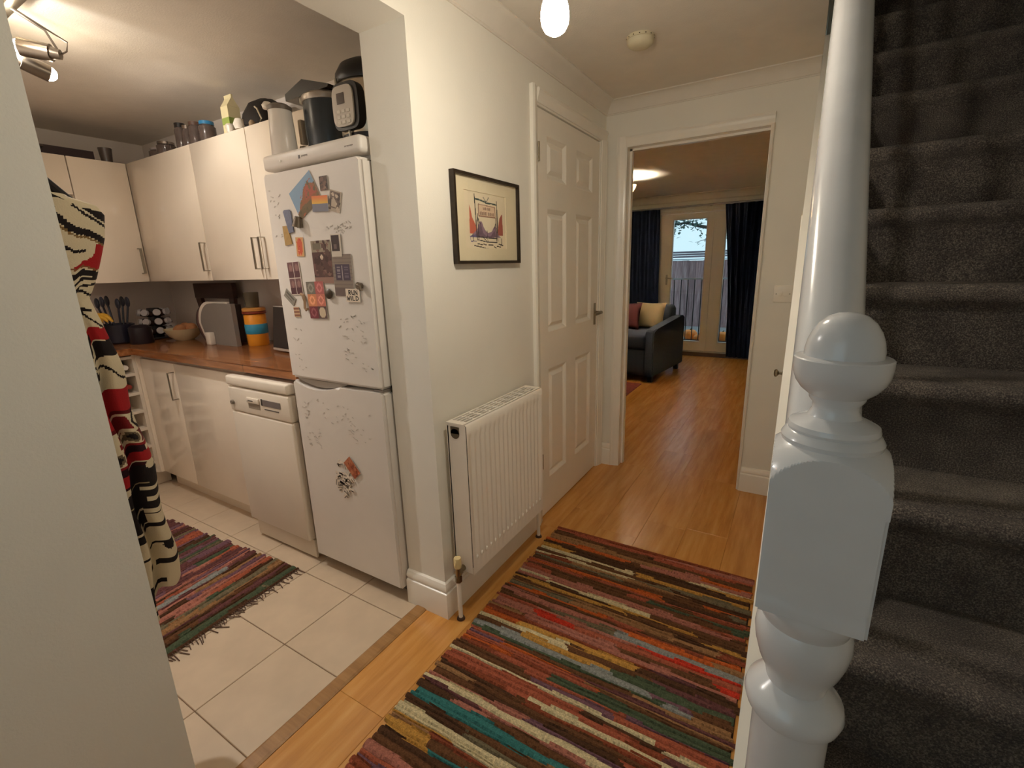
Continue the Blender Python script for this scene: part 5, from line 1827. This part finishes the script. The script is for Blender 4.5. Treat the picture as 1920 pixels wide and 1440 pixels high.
cv.poly([P(0.62, 394), P(1.0, 402), P(1.0, 424), P(0.78, 414)], BLK)
cv.path([P(0.56, 390), P(0.66, 410), P(0.82, 422), P(1.0, 432)], 2.0, BLK)
cv.path([P(0.32, 408), P(0.46, 430), P(0.70, 446), P(1.0, 462)], 4.6, BLK)
cv.path([P(0.28, 420), P(0.46, 440), P(0.70, 456), P(1.0, 470)], 1.4, srgb(120, 96, 60))
cv.path([P(0.12, 450), P(0.34, 462), P(0.66, 480)], 2.0, BLK)
cv.poly([P(0.80, 464), P(1.0, 470), P(0.96, 516), P(0.50, 503), P(0.72, 496), P(0.80, 484)], RD)
cv.path([P(0.05, 498), P(0.5, 505), P(0.9, 516)], 1.4, srgb(120, 80, 50))
band(0.0, 1.0, 506, 518, BLK, 14)
band(0.0, 0.45, 533, 546, BLK, 3)
cv.path([P(0.4, 540), P(0.7, 534), P(1.0, 533)], 2.4, BLK)
cv.path([P(0.45, 553), P(0.95, 544)], 1.6, BLK)
cv.path([P(0.5, 553), P(0.95, 568)], 1.8, BLK)
cv.poly([P(0.0, 570), P(0.30, 570), P(0.55, 588), P(0.9, 596), P(0.5, 600), P(0.0, 602)], BLK)
cv.path([P(0.55, 588), P(0.7, 612), P(0.9, 628)], 2.0, BLK)
band(0.0, 0.55, 605, 619, RD, 2)
band(0.58, 1.0, 628, 652, RD, 2)
band(0.0, 0.60, 634, 662, BLK, 2)
band(0.62, 1.0, 655, 686, BLK, -3)
cv.path([P(0.0, 676), P(0.6, 682)], 2.0, BLK)
band(0.0, 0.55, 685, 695, BLK, 4)
cv.path([P(0.38, 690), P(0.58, 712), P(0.56, 734), P(0.40, 746)], 5.0, BLK)
cv.path([P(0.62, 700), P(0.80, 722), P(0.95, 732)], 2.0, BLK)
cv.ell(0.12 * 70, vz(718), 7, 12, BLK, 0.62)
band(0.0, 1.0, 746, 790, RD, 2)
band(0.0, 1.0, 789, 796, srgb(86, 14, 18), 0)
cv.poly([P(0.0, 797), P(0.28, 797), P(0.36, 812), P(0.22, 832), P(0.0, 834)], BLK)
cv.path([P(0.92, 795), P(0.84, 812), P(0.95, 830)], 3.0, BLK)
cv.poly([P(0.50, 800), P(0.74, 800), P(0.82, 826), P(0.42, 826)], srgb(110, 26, 28))
band(0.0, 1.0, 830, 852, srgb(96, 40, 36), 0)
for s_ in (0.36, 0.74):
    cv.ell(s_ * 70, vz(841), 10, 6.2, CR); cv.ell(s_ * 70, vz(841), 7.6, 4.6, srgb(96, 84, 66)); cv.ell(s_ * 70, vz(841), 4.6, 2.8, BLK)
band(0.0, 1.0, 853, 860, srgb(130, 24, 30), 0)
band(0.0, 0.85, 858, 872, srgb(38, 14, 22), 0)
band(0.0, 1.0, 872, 890, RD, -3)
band(0.0, 1.0, 889, 896, srgb(48, 12, 18), 0)
band(0.0, 1.0, 896, 1000, BLK, 0)
cv.ell(0.4 * 70, vz(899), 9, 3.2, CR); cv.ell(0.85 * 70, vz(896), 8, 3.2, CR)
band(0.15, 0.75, 925, 928, srgb(150, 136, 104), 0)
for va, vb, s0, s1 in ((934, 940, .66, 1), (952, 960, .7, 1), (972, 976, 0, .66), (975, 982, .66, 1), (990, 1004, 0, .62), (984, 1000, .66, 1)):
    band(s0, s1, va, vb, CR, 0)
band(0.0, 1.0, 1003, 1145, CR, 0)
for va, vb, s0, s1 in ((1002, 1010, .62, 1), (1018, 1023, 0, .6), (1072, 1082, 0, .62), (1078, 1088, .64, 1), (1122, 1130, 0, .7), (1040, 1045, .62, 1)):
    band(s0, s1, va, vb, BLK, 0)
cv.ell(0.18 * 70, vz(1046), 16, 8.5, RD)
cv.ell(0.46 * 70, vz(1098), 8, 5.2, BLK); cv.ell(0.82 * 70, vz(1050), 7, 5.0, BLK)
cv.path([P(0.1, 1092), P(0.4, 1086), P(0.6, 1080)], 1.5, BLK)
cv.path([P(0.1, 1100), P(0.3, 1112), P(0.6, 1110)], 1.5, BLK)
def ymax(z):
    tab = [(1.50, 0.440), (1.488, 0.452), (1.475, 0.500), (1.455, 0.511), (1.40, 0.498), (1.313, 0.466), (1.266, 0.444), (1.215, 0.456), (1.094, 0.475), (0.996, 0.481), (0.923, 0.488), (0.816, 0.493), (0.488, 0.498), (0.404, 0.484)]
    if z >= tab[0][0]:
        return tab[0][1]
    for (za, ya), (zb, yb) in zip(tab[:-1], tab[1:]):
        if z >= zb:
            return ya + (yb - ya) * (za - z) / (za - zb)
    return tab[-1][1]
# gathered cloth: closed loop in plan, the folds deepen towards the hem
NS, NV = 160, 330
verts, faces, fc = [], [], []
ybase = []
for j in range(NV + 1):
    f = j / NV
    for i in range(NS):
        t_ = i / NS * 2 * PI
        c_, s_ = math.cos(t_), math.sin(t_)
        back = min(1.0, max(0.0, (s_ - 0.16) / 0.16))       # rear lobe hangs a little higher
        zb_ = ZBT + 0.082 * back + 0.006 * math.sin(6 * t_)
        z = ZT - (ZT - zb_) * f
        ym = ymax(z)
        low = min(1.0, max(0.0, (f - 0.20) / 0.25))
        rx, ry = 0.078, (ym - 0.335) / 2
        y0_ = (0.335 + ym) / 2 + ry * math.copysign(abs(s_) ** 0.85, s_)
        notch = 1 - 0.42 * low * math.exp(-((math.atan2(s_, c_) - 0.24) / 0.13) ** 2) - 0.16 * math.exp(-((math.atan2(s_, c_) + 0.55 - 0.5 * f) / 0.12) ** 2)
        x = -1.465 + rx * math.copysign(abs(c_) ** 0.7, c_) * notch + 0.006 * math.sin(9 * z + 2 * t_)
        y = y0_ - 0.010 * low * math.exp(-((math.atan2(s_, c_) - 0.24) / 0.13) ** 2)
        y += 0.004 * math.sin(23 * z + t_) * (0.3 + low)
        verts.append((x + 1.46, y - 0.42, z - 0.40))
        ybase.append((y0_, ym))
for j in range(NV):
    for i in range(NS):
        a = j * NS + i
        b_ = j * NS + (i + 1) % NS
        faces.append((a, b_, b_ + NS, a + NS))
        y = (ybase[a][0] + ybase[b_][0]) / 2
        ym = ybase[a][1]
        s_ = min(0.999, max(0.0, (y - 0.352) / (ym - 0.352)))
        fc.append(cv.px[min(329, j)][min(69, int(s_ * 70))])
me = bpy.data.meshes.new('apron_cloth')
me.from_pydata(verts, [], faces)
me.update()
set_face_cols(me, fc)
me.polygons.foreach_set('use_smooth', [True] * len(me.polygons))
o = add_mesh('apron_cloth', me, vcol_mat('apron_cotton', 0.85, 300, 0.25, 0.2), (0, 0, 0), (0, 0, 0), ap)
b = bmn(); tube(b, [(-1.462, 0.42, 1.488), (-1.462, 0.38, 1.545), (-1.462, 0.34, 1.580)], 0.010, 8); tube(b, [(-1.455, 0.46, 1.482), (-1.458, 0.40, 1.550), (-1.462, 0.34, 1.582)], 0.010, 8)
obj('neck_strap', b, M('black_strap', (30, 24, 24), 0.8), ap, True)
t = thing('coat_hook', 'small metal hook carrying the apron on the near kitchen wall', 'hook', (-1.462, 0.31, 1.57))
bxo('hook_plate', (-1.474, -1.450, KN + 0.0005, KN + 0.006, 1.56, 1.61), MCHROME, t)
b = bmn(); tube(b, [(-1.462, KN + 0.005, 1.575), (-1.462, KN + 0.035, 1.570), (-1.462, KN + 0.045, 1.592)], 0.004, 8); obj('hook_arm', b, MCHROME, t, True)

# ------------------------------------------------------------------ ceiling spotlights
tk = thing('spotlight_bar', 'brushed steel ceiling bar with swivelling halogen spotlights', 'spotlight', (-2.36, 0.70, ZC))
b = bmn(); box(b, -2.62, -2.12, 0.665, 0.705, ZC - 0.022, ZC - 0.0005, bev=0.005); obj('ceiling_bar', b, MCHROME, tk, True)
MSPOT = M('spot_steel', (128, 118, 106), 0.3, 0.9)
MSPOTGLOW = emit('spot_glow', (1.0, 0.84, 0.62), 60.0)
def spot(base, p_back, p_face, energy, size, blend, aim):
    base, p_back, p_face = Vector(base), Vector(p_back), Vector(p_face)
    d = (p_face - p_back).normalized()
    L = (p_face - p_back).length
    b = bmn()
    cyl(b, p_back, p_back + d * L * 0.22, 0.016, 0.020, 18)
    cyl(b, p_back + d * L * 0.22, p_back + d * L * 0.92, 0.027, 0.029, 22)
    hd_ = obj('spot_head', b, MSPOT, tk, True, sharp=30)
    b = bmn()
    n0 = len(b.verts)
    bmesh.ops.create_uvsphere(b, u_segments=16, v_segments=8, radius=0.024)
    xform(b, Matrix.Translation(p_back + d * L * 0.90), n0)
    obj('halogen_lamp', b, MSPOTGLOW, hd_, True)
    b = bmn()
    mid = (base + p_back) / 2 + Vector((0.012, 0.02, 0.01))
    tube(b, [base, mid, p_back], 0.004, 8)
    side = p_back + d * L * 0.4
    obj('swivel_arm', b, MSPOT, hd_, True)
    b = bmn()
    tube(b, [p_back, p_back - d * 0.02 + Vector((0, 0, 0.015)), p_back - d * 0.012 + Vector((0.0, 0.015, 0.045)), base + Vector((0.02, 0, -0.005))], 0.0028, 6)
    obj('cable', b, MSPOT, hd_, True)
    ld = bpy.data.lights.new('spot_beam', 'SPOT')
    ld.energy = energy
    ld.color = (1.0, 0.95, 0.90)
    ld.spot_size = math.radians(size)
    ld.spot_blend = blend
    ld.shadow_soft_size = 0.02
    lo = bpy.data.objects.new('spot_beam', ld)
    COL.objects.link(lo)
    lo.parent = hd_
    lo.location = p_face + d * 0.022 - WLOC[tk.name]
    lo.rotation_euler = (Vector(aim) - p_face).to_track_quat('-Z', 'Y').to_euler()
spot((-2.30, 0.69, ZC - 0.02), (-2.285, 0.790, 2.070), (-2.360, 0.700, 2.085), KITCHEN_SPOT * 1.8, 165, 0.8, (-1.9, 0.85, 0.0))
spot((-2.50, 0.69, ZC - 0.02), (-2.400, 0.690, 2.060), (-2.395, 0.790, 2.030), KITCHEN_SPOT * 0.22, 120, 0.8, (-2.62, 1.42, 1.70))
spot((-2.14, 0.68, ZC - 0.02), (-2.150, 0.470, 2.080), (-2.170, 0.555, 2.105), KITCHEN_SPOT * 0.16, 62, 0.5, (-2.34, 0.90, ZC))

# ================================================================== LOUNGE
fd_ = bpy.data.objects.new('door_5', None)
COL.objects.link(fd_)
fd_.location = (-1.05, LF + 0.03, 0)
WLOC['door_5'] = Vector(fd_.location)
struct(fd_, 'white glazed double doors to the garden')
MUPVC = M('white_upvc', (214, 206, 190), 0.35, vary=0.02)
bm = bmn()
box(bm, FX0, FX0 + 0.05, LF - 0.002, LF + 0.09, 0.04, FZ)
box(bm, FX1 - 0.05, FX1, LF - 0.002, LF + 0.09, 0.04, FZ)
box(bm, FX0 + 0.05, FX1 - 0.05, LF - 0.002, LF + 0.09, FZ - 0.035, FZ)
obj('outer_frame', bm, MUPVC, fd_)
bxo('door_sill', (FX0, FX1, LF - 0.03, LF + 0.12, 0.0, 0.055), wood_mat('dark_sill', (50, 34, 26), (66, 46, 36), (84, 60, 48), 0.35, (2, 10, 10), 4, 0), fd_)
bxo('threshold_bar', (FX0, FX1, LF - 0.01, LF + 0.09, 0.055, 0.072), M('alu_bar', (170, 168, 166), 0.3, 0.8), fd_)
def leaf_(x0, x1, gx0, gx1, z0=0.076, z1=1.95):
    b = bmn()
    gz0, gz1 = 0.195, 1.885
    box(b, x0, gx0, LF + 0.005, LF + 0.065, z0, z1)
    box(b, gx1, x1, LF + 0.005, LF + 0.065, z0, z1)
    box(b, gx0, gx1, LF + 0.005, LF + 0.065, z0, gz0)
    box(b, gx0, gx1, LF + 0.005, LF + 0.065, gz1, z1)
    l_ = obj('door_leaf', b, MUPVC, fd_)
    b = bmn()
    for (a, c, e, f) in ((gx0, gx0 + 0.012, gz0, gz1), (gx1 - 0.012, gx1, gz0, gz1), (gx0 + 0.012, gx1 - 0.012, gz0, gz0 + 0.012), (gx0 + 0.012, gx1 - 0.012, gz1 - 0.012, gz1)):
        box(b, a, c, LF + 0.012, LF + 0.058, e, f)
    obj('glazing_bead', b, M('bead_white', (200, 196, 188), 0.4), l_)
    bxo('pane', (gx0 + 0.012, gx1 - 0.012, LF + 0.032, LF + 0.038, gz0 + 0.012, gz1 - 0.012), MGLASS, l_)
    return l_
la = leaf_(-1.748, -1.052, -1.585, -1.130)
lb = leaf_(-1.048, -0.352, -0.905, -0.495)
b = bmn()
box(b, -1.645, -1.620, LF - 0.004, LF + 0.005, 1.00, 1.14, bev=0.003)
cyl(b, (-1.632, LF - 0.004, 1.095), (-1.632, LF - 0.045, 1.095), 0.009, seg=12)
tube(b, [(-1.632, LF - 0.045, 1.095), (-1.60, LF - 0.048, 1.093), (-1.53, LF - 0.046, 1.088)], 0.009, 10)
obj('lever_handle', b, MCHROME, la, True)

# curtain pole and curtains
cpz = 2.035
t = thing('curtain_pole', 'slim pale curtain pole above the garden doors', 'curtain pole', (-1.15, 6.93, cpz))
b = bmn(); cyl(b, (-2.45, 6.93, cpz), (-0.02, 6.93, cpz), 0.012, seg=14); obj('pole', b, M('pole_pale', (176, 172, 176), 0.3, 0.6), t, True)
for xb in (-2.2, -1.1, -0.2):
    bxo('bracket', (xb - 0.01, xb + 0.01, 6.935, 6.998, cpz - 0.012, cpz + 0.012), MCHROME, t)
MCURT = M('navy_velvet', (17, 23, 40), 0.95, vary=0.25, vscale=8, bscale=60, bstr=0.3, spec=0.15)
def curtain(label, xa_top, xb_top, xa_bot, xb_bot, waist, folds, z0=0.03, mid=None):
    nz, nx = 40, folds * 10
    vs_, fs = [], []
    for side in (0, 1):
        for j in range(nz + 1):
            u = j / nz
            z = cpz - 0.015 + (z0 - cpz + 0.015) * u
            xa = xa_top + (xa_bot - xa_top) * u
            xb = xb_top + (xb_bot - xb_top) * u
            if mid:
                w_ = math.sin(PI * u) ** 1.2
                xa += mid[0] * w_
                xb += mid[1] * w_
            for i in range(nx + 1):
                s_ = i / nx
                x = xa + (xb - xa) * s_
                amp = 0.030 + 0.012 * math.sin(3 * u + i * 0.05)
                y = 6.905 + amp * math.sin(s_ * folds * 2 * PI + 0.5 * math.sin(4 * u)) + side * 0.006
                vs_.append((x, y, z + (0.006 * math.sin(s_ * folds * 2 * PI) if j == 0 else 0)))
    off = (nz + 1) * (nx + 1)
    for j in range(nz):
        for i in range(nx):
            a = j * (nx + 1) + i
            fs.append((a, a + 1, a + nx + 2, a + nx + 1))
            fs.append((off + a, off + a + nx + 1, off + a + nx + 2, off + a + 1))
    for i in range(nx):
        fs.append((i + 1, i, off + i, off + i + 1))
        a = nz * (nx + 1) + i
        fs.append((a, a + 1, off + a + 1, off + a))
    for j in range(nz):
        a = j * (nx + 1)
        fs.append((a, a + nx + 1, off + a + nx + 1, off + a))
        a += nx
        fs.append((a + nx + 1, a, off + a, off + a + nx + 1))
    b = bmn()
    bv = [b.verts.new(v) for v in vs_]
    for f in fs:
        b.faces.new([bv[k] for k in f])
    return tag(obj('curtain', b, MCURT, smooth=True, sharp=80), label, 'curtain', 'lounge curtains')
curtain('dark navy velvet curtain at the left of the garden doors behind the sofa', -2.40, -1.745, -2.38, -1.700, 0, 6)
curtain('dark navy velvet curtain at the right of the garden doors reaching the floor', -0.915, -0.44, -0.760, -0.47, 0, 5, mid=(0.02, -0.02))

# ------------------------------------------------------------------ sofa
MSOFA = M('charcoal_weave', (58, 63, 74), 0.95, vary=0.12, vscale=120, bscale=400, bstr=0.4, spec=0.15)
sf = thing('sofa', 'charcoal grey sofa with sloping arm facing the hall doorway', 'sofa', (-2.0, 5.6, 0))
SOFA_RZ, SOFA_LOC = math.radians(-7), Vector((-1.972, 5.685, 0))
SX1 = -1.262
b = bmn()
extrude_poly(b, [(5.12, 0.07), (6.12, 0.07), (6.12, 0.66), (6.06, 0.678), (5.95, 0.672), (5.24, 0.605), (5.14, 0.588), (5.12, 0.56)], 'x', SX1 - 0.10, SX1)
bmesh.ops.bevel(b, geom=b.edges[:], offset=0.012, segments=2, affect='EDGES')
obj('arm', b, MSOFA, sf, True)
b = bmn()
extrude_poly(b, [(5.12, 0.07), (6.12, 0.07), (6.12, 0.66), (6.06, 0.678), (5.95, 0.672), (5.24, 0.605), (5.14, 0.588), (5.12, 0.56)], 'x', -3.05, -2.88)
bmesh.ops.bevel(b, geom=b.edges[:], offset=0.012, segments=2, affect='EDGES')
obj('arm', b, MSOFA, sf, True)
bxo('seat_base', (-2.878, SX1 - 0.102, 5.14, 5.90, 0.07, 0.370), MSOFA, sf, bev=0.015)
for xa, xb in ((-2.876, -2.160), (-2.156, SX1 - 0.104)):
    bxo('seat_cushion', (xa, xb, 5.125, 5.86, 0.373, 0.535), MSOFA, sf, bev=0.035, seg=4)
bxo('backrest', (-2.878, SX1 - 0.102, 5.88, 6.12, 0.372, 0.800), MSOFA, sf, bev=0.05, seg=4)
for xa in (-2.97, SX1 - 0.05):
    for ya in (5.2, 6.03):
        bxo('leg', (xa - 0.025, xa + 0.025, ya - 0.025, ya + 0.025, 0.0, 0.069), MDARK, sf)
sf.location = SOFA_LOC
sf.rotation_euler = (0, 0, SOFA_RZ)
def cushion(name, label, cx, cy, cz, w, h, d, tilt, rz, mat_):
    n = 14
    vs_, fs = [], []
    for side in (1, -1):
        for j in range(n + 1):
            for i in range(n + 1):
                u, v = i / n * 2 - 1, j / n * 2 - 1
                prof = max(0.0, (1 - abs(u) ** 2.6) * (1 - abs(v) ** 2.6)) ** 0.55
                pin = 1 - 0.07 * (1 - abs(u) ** 2) * abs(v) ** 3
                pin2 = 1 - 0.07 * (1 - abs(v) ** 2) * abs(u) ** 3
                vs_.append((u * w / 2 * pin2, side * d / 2 * prof, v * h / 2 * pin))
    off = (n + 1) ** 2
    for j in range(n):
        for i in range(n):
            a = j * (n + 1) + i
            fs.append((a, a + 1, a + n + 2, a + n + 1))
            fs.append((off + a, off + a + n + 1, off + a + n + 2, off + a + 1))
    b = bmn()
    bv = [b.verts.new(v) for v in vs_]
    for f in fs:
        b.faces.new([bv[k] for k in f])
    bmesh.ops.remove_doubles(b, verts=b.verts[:], dist=1e-4)
    xform(b, Matrix.Translation((cx, cy, cz)) @ Matrix.Rotation(rz, 4, 'Z') @ Matrix.Rotation(tilt, 4, 'X'))
    return tag(obj(name, b, mat_, smooth=True, sharp=80), label, 'cushion')
cushion('cushion', 'cream cushion leaning in the corner of the grey sofa', -1.530, 5.78, 0.690, 0.38, 0.32, 0.12, math.radians(-16), math.radians(-9), M('cream_linen', (200, 182, 142), 0.9, vary=0.06, bscale=300, bstr=0.2))
cushion('cushion', 'dark red cushion in front of the cream one on the sofa', -1.800, 5.66, 0.690, 0.40, 0.33, 0.12, math.radians(-18), math.radians(-4), M('wine_velvet', (64, 16, 20), 0.9, vary=0.15, bscale=300, bstr=0.2))
# rug
bm = bmn(); box(bm, -3.1, -1.392, 4.30, 5.06, 0.0, 0.008, bev=0.003)
tag(obj('lounge_rug', bm, M('dark_red_rug', (98, 34, 24), 0.95, vary=0.3, vscale=25, bscale=300, bstr=0.4)), 'dark red rug on the lounge floor in front of the sofa', 'rug')
# ceiling lamp with upturned glass shades
t = thing('ceiling_light', 'pale glass uplighter hanging from the lounge ceiling', 'lamp', (-1.79, 5.10, 1.9))
b = bmn(); lathe(b, [(0.0, ZC - 0.025), (0.05, ZC - 0.02), (0.06, ZC - 0.0005)], (-1.79, 5.10, 0), 24); cyl(b, (-1.79, 5.10, 2.04), (-1.79, 5.10, ZC - 0.02), 0.008, seg=10); obj('stem', b, MCHROME, t, True)
MSHADE = M('frosted_shade', (240, 226, 196), 0.5, vary=0.02)
_nt = MSHADE.node_tree
_tl = _nt.nodes.new('ShaderNodeBsdfTranslucent')
_tl.inputs[0].default_value = (0.9, 0.8, 0.62, 1)
_mx = _nt.nodes.new('ShaderNodeMixShader')
_mx.inputs[0].default_value = 0.5
_nt.links.new(_nt.nodes['Principled BSDF'].outputs[0], _mx.inputs[1])
_nt.links.new(_tl.outputs[0], _mx.inputs[2])
_nt.links.new(_mx.outputs[0], _nt.nodes['Material Output'].inputs[0])
for k in range(3):
    a = math.radians(20 + 120 * k)
    hx, hy = -1.79 + 0.17 * math.cos(a), 5.10 + 0.17 * math.sin(a)
    b = bmn(); tube(b, [(-1.79, 5.10, 2.05), (-1.79 + 0.09 * math.cos(a), 5.10 + 0.09 * math.sin(a), 2.025), (hx, hy, 2.028)], 0.006, 8); obj('arm', b, MCHROME, t, True)
    b = bmn(); lathe(b, [(0.016, 2.028), (0.035, 2.040), (0.062, 2.085), (0.068, 2.110), (0.064, 2.110), (0.057, 2.085), (0.031, 2.045), (0.012, 2.034)], (hx, hy, 0), 26); sh_ = obj('glass_shade', b, MSHADE, t, True)
    b = bmn(); bmesh.ops.create_uvsphere(b, u_segments=14, v_segments=8, radius=0.02); xform(b, Matrix.Translation((hx, hy, 2.075))); obj('bulb', b, emit('lounge_bulb_glow', (1.0, 0.88, 0.70), LOUNGE_BULB), sh_, True)

# ================================================================== OUTSIDE
ZG = 0.14
bm = bmn(); box(bm, -6.0, 3.0, LF + 0.13, 9.5, ZG - 0.2, ZG)
struct(obj('floor_terrace', bm, M('paving_grey', (150, 150, 150), 0.6, vary=0.15, vscale=5, bscale=60, bstr=0.3)))
rl = thing('railing', 'black metal railing with a pale top rail outside the garden doors', 'railing', (-1.2, 7.36, ZG))
bxo('top_rail', (-2.6, 0.3, 7.345, 7.375, 1.058, 1.078), M('pale_rail', (176, 184, 190), 0.35, 0.3), rl)
bxo('bottom_rail', (-2.6, 0.3, 7.350, 7.370, 0.165, 0.178), MBLACK, rl)
x = -2.55
firstb = None
while x < 0.3:
    if firstb is None:
        b = bmn(); cyl(b, (0, 0, 0.178 - ZG), (0, 0, 1.058 - ZG), 0.007, seg=8)
        firstb = obj('railing_bar', b, MBLACK, rl, True, local=True)
        o = firstb
    else:
        o = firstb.copy(); COL.objects.link(o); o.parent = rl
    o.location = (x + 1.2, 0, 0)
    x += 0.0955
for xp in (-2.6, -0.2):
    bxo('post', (xp - 0.015, xp + 0.015, 7.345, 7.375, ZG, 1.057), MBLACK, rl)
# fence
fn = thing('fence', 'weathered brown board fence with slatted top beyond the terrace', 'fence', (-1.5, 9.2, ZG))
MFENCE = wood_mat('weathered_boards', (108, 84, 86), (150, 122, 124), (188, 164, 164), 0.85, (10, 10, 0.8), 4, 0.25)
fb = None
x = -4.6
while x < 1.2:
    if fb is None:
        b = bmn(); box(b, -0.0602, 0.0602, 0.0, 0.018, 0.0, 1.335 - ZG, bev=0.003, seg=1)
        fb = obj('board', b, MFENCE, fn, local=True); o = fb
    else:
        o = fb.copy(); COL.objects.link(o); o.parent = fn
    o.location = Vector((x + 1.5, random.uniform(-0.004, 0.004), random.uniform(-0.006, 0.004)))
    x += 0.121
bxo('capping_rail', (-4.7, 1.3, 9.18, 9.24, 1.345, 1.365), M('pale_capping', (166, 186, 196), 0.6), fn)
sb = None
for k in range(3):
    b = bmn(); box(b, -4.7, 1.3, 9.20, 9.215, 1.385 + 0.040 * k, 1.418 + 0.040 * k, bev=0.002, seg=1)
    obj('slat', b, wood_mat('slat_boards', (92, 84, 96), (122, 112, 124), (150, 142, 152), 0.85, (0.8, 10, 10), 4, 0.2), fn)
for xp in (-4.4, -2.6, -0.8, 1.0):
    bxo('post', (xp - 0.03, xp + 0.03, 9.245, 9.30, ZG, 1.50), MFENCE, fn)
# pumpkins
MPUMP = M('pumpkin_orange', (244, 146, 56), 0.45, vary=0.12, vscale=12)
def pumpkin(label, x, y, r):
    t = thing('pumpkin', label, 'pumpkin', (x, y, ZG), 'pumpkins on the terrace')
    pr = []
    for k in range(13):
        a = -PI / 2 + PI * k / 12
        pr.append((max(0.0, r * math.cos(a) ** 0.9 if math.cos(a) > 1e-6 else 0.0), r * 0.82 * (1 + math.sin(a)) - r * 0.12 * (math.exp(-((1 - abs(math.sin(a))) * 9)) * math.copysign(1, math.sin(a)))))
    pr[0] = (0.0, r * 0.12); pr[-1] = (0.0, r * 1.48)
    z0 = min(p[1] for p in pr)
    b = bmn(); lathe(b, [(a, z - z0) for a, z in pr], seg=48, mod=lambda t_: 1 - 0.06 * abs(math.sin(5 * t_)) ** 0.5 + 0.03)
    obj('flesh', b, MPUMP, t, True, local=True, sharp=80)
    b = bmn(); tube(b, [(0, 0, r * 1.44 - z0), (0.004, 0.002, r * 1.62 - z0), (0.014, 0.004, r * 1.78 - z0)], [0.012, 0.008, 0.007], 8)
    obj('stalk', b, M('stalk_green', (96, 92, 52), 0.8), t, True, local=True)
pumpkin('larger orange pumpkin behind the railing, left of the other two', -1.375, 7.62, 0.105)
pumpkin('small orange pumpkin nestled against the larger one', -1.235, 7.50, 0.066)
pumpkin('orange pumpkin half hidden by the right-hand curtain', -0.905, 7.60, 0.098)
# tree overhanging the fence
tr = thing('garden_tree', 'leafy tree reaching over the fence beyond the garden doors', 'tree', (-0.3, 11.2, ZG))
MBARK = M('bark', (58, 56, 54), 0.9, vary=0.3, vscale=20)
b = bmn(); tube(b, [(-0.3, 11.2, -0.1), (-0.32, 11.15, 1.0), (-0.42, 11.05, 1.7), (-0.62, 10.9, 2.3), (-0.7, 10.8, 3.4)], [0.14, 0.12, 0.10, 0.08, 0.04], 10); obj('trunk', b, MBARK, tr, True)
paths = [[(-0.50, 11.0, 1.85), (-1.2, 10.3, 1.86), (-1.70, 9.75, 1.955), (-1.96, 9.65, 2.03), (-2.18, 9.6, 1.99), (-2.45, 9.6, 1.90)],
         [(-0.60, 10.9, 2.25), (-1.3, 10.3, 2.20), (-1.8, 9.9, 2.17), (-2.4, 9.7, 2.20)],
         [(-0.55, 11.0, 2.0), (-1.1, 10.2, 1.80), (-1.55, 9.7, 1.72), (-1.75, 9.6, 1.66)],
         [(-0.60, 10.9, 2.35), (-1.4, 10.4, 2.5), (-2.2, 10.0, 2.6)],
         [(-2.18, 9.6, 1.99), (-2.16, 9.6, 1.90), (-2.12, 9.58, 1.83)]]
r_ = random.Random(13)
leafspots = []
for p in paths:
    b = bmn(); n = len(p)
    tube(b, p, [(0.045 if p not in (paths[2], paths[4]) else 0.016) * (1 - 0.85 * k / (n - 1)) for k in range(n)], 8); obj('branch', b, MBARK, tr, True)
    pv = [Vector(q) for q in p]
    for a, c in zip(pv[1 if n > 3 else 0:-1], pv[2 if n > 3 else 1:]):
        nl = 70 if p not in (paths[2], paths[4]) else 14
        for _ in range(nl):
            q = a.lerp(c, r_.random()) + Vector((r_.gauss(0, .09), r_.gauss(0, .14), r_.gauss(0.02, .065)))
            leafspots.append(q)
vs_, fs = [], []
for q in leafspots:
    a, t_ = r_.uniform(0, 2 * PI), r_.uniform(-0.9, 0.9)
    d = Vector((math.cos(a) * math.cos(t_), math.sin(a) * math.cos(t_), math.sin(t_)))
    u, w = frame_of(d)
    L_, wd = r_.uniform(0.06, 0.10), r_.uniform(0.02, 0.032)
    k = len(vs_)
    for pt in (q, q + d * L_ * 0.4 + u * wd + w * 0.006, q + d * L_, q + d * L_ * 0.4 - u * wd + w * 0.006):
        vs_.append(pt - WLOC[tr.name])
    fs.append((k, k + 1, k + 2, k + 3))
me = bpy.data.meshes.new('foliage')
me.from_pydata([tuple(v) for v in vs_], [], fs)
me.materials.append(M('leaf_green', (62, 92, 84), 0.6, vary=0.25, vscale=9))
o = bpy.data.objects.new('foliage', me); COL.objects.link(o); o.parent = tr
o['kind'] = 'stuff'
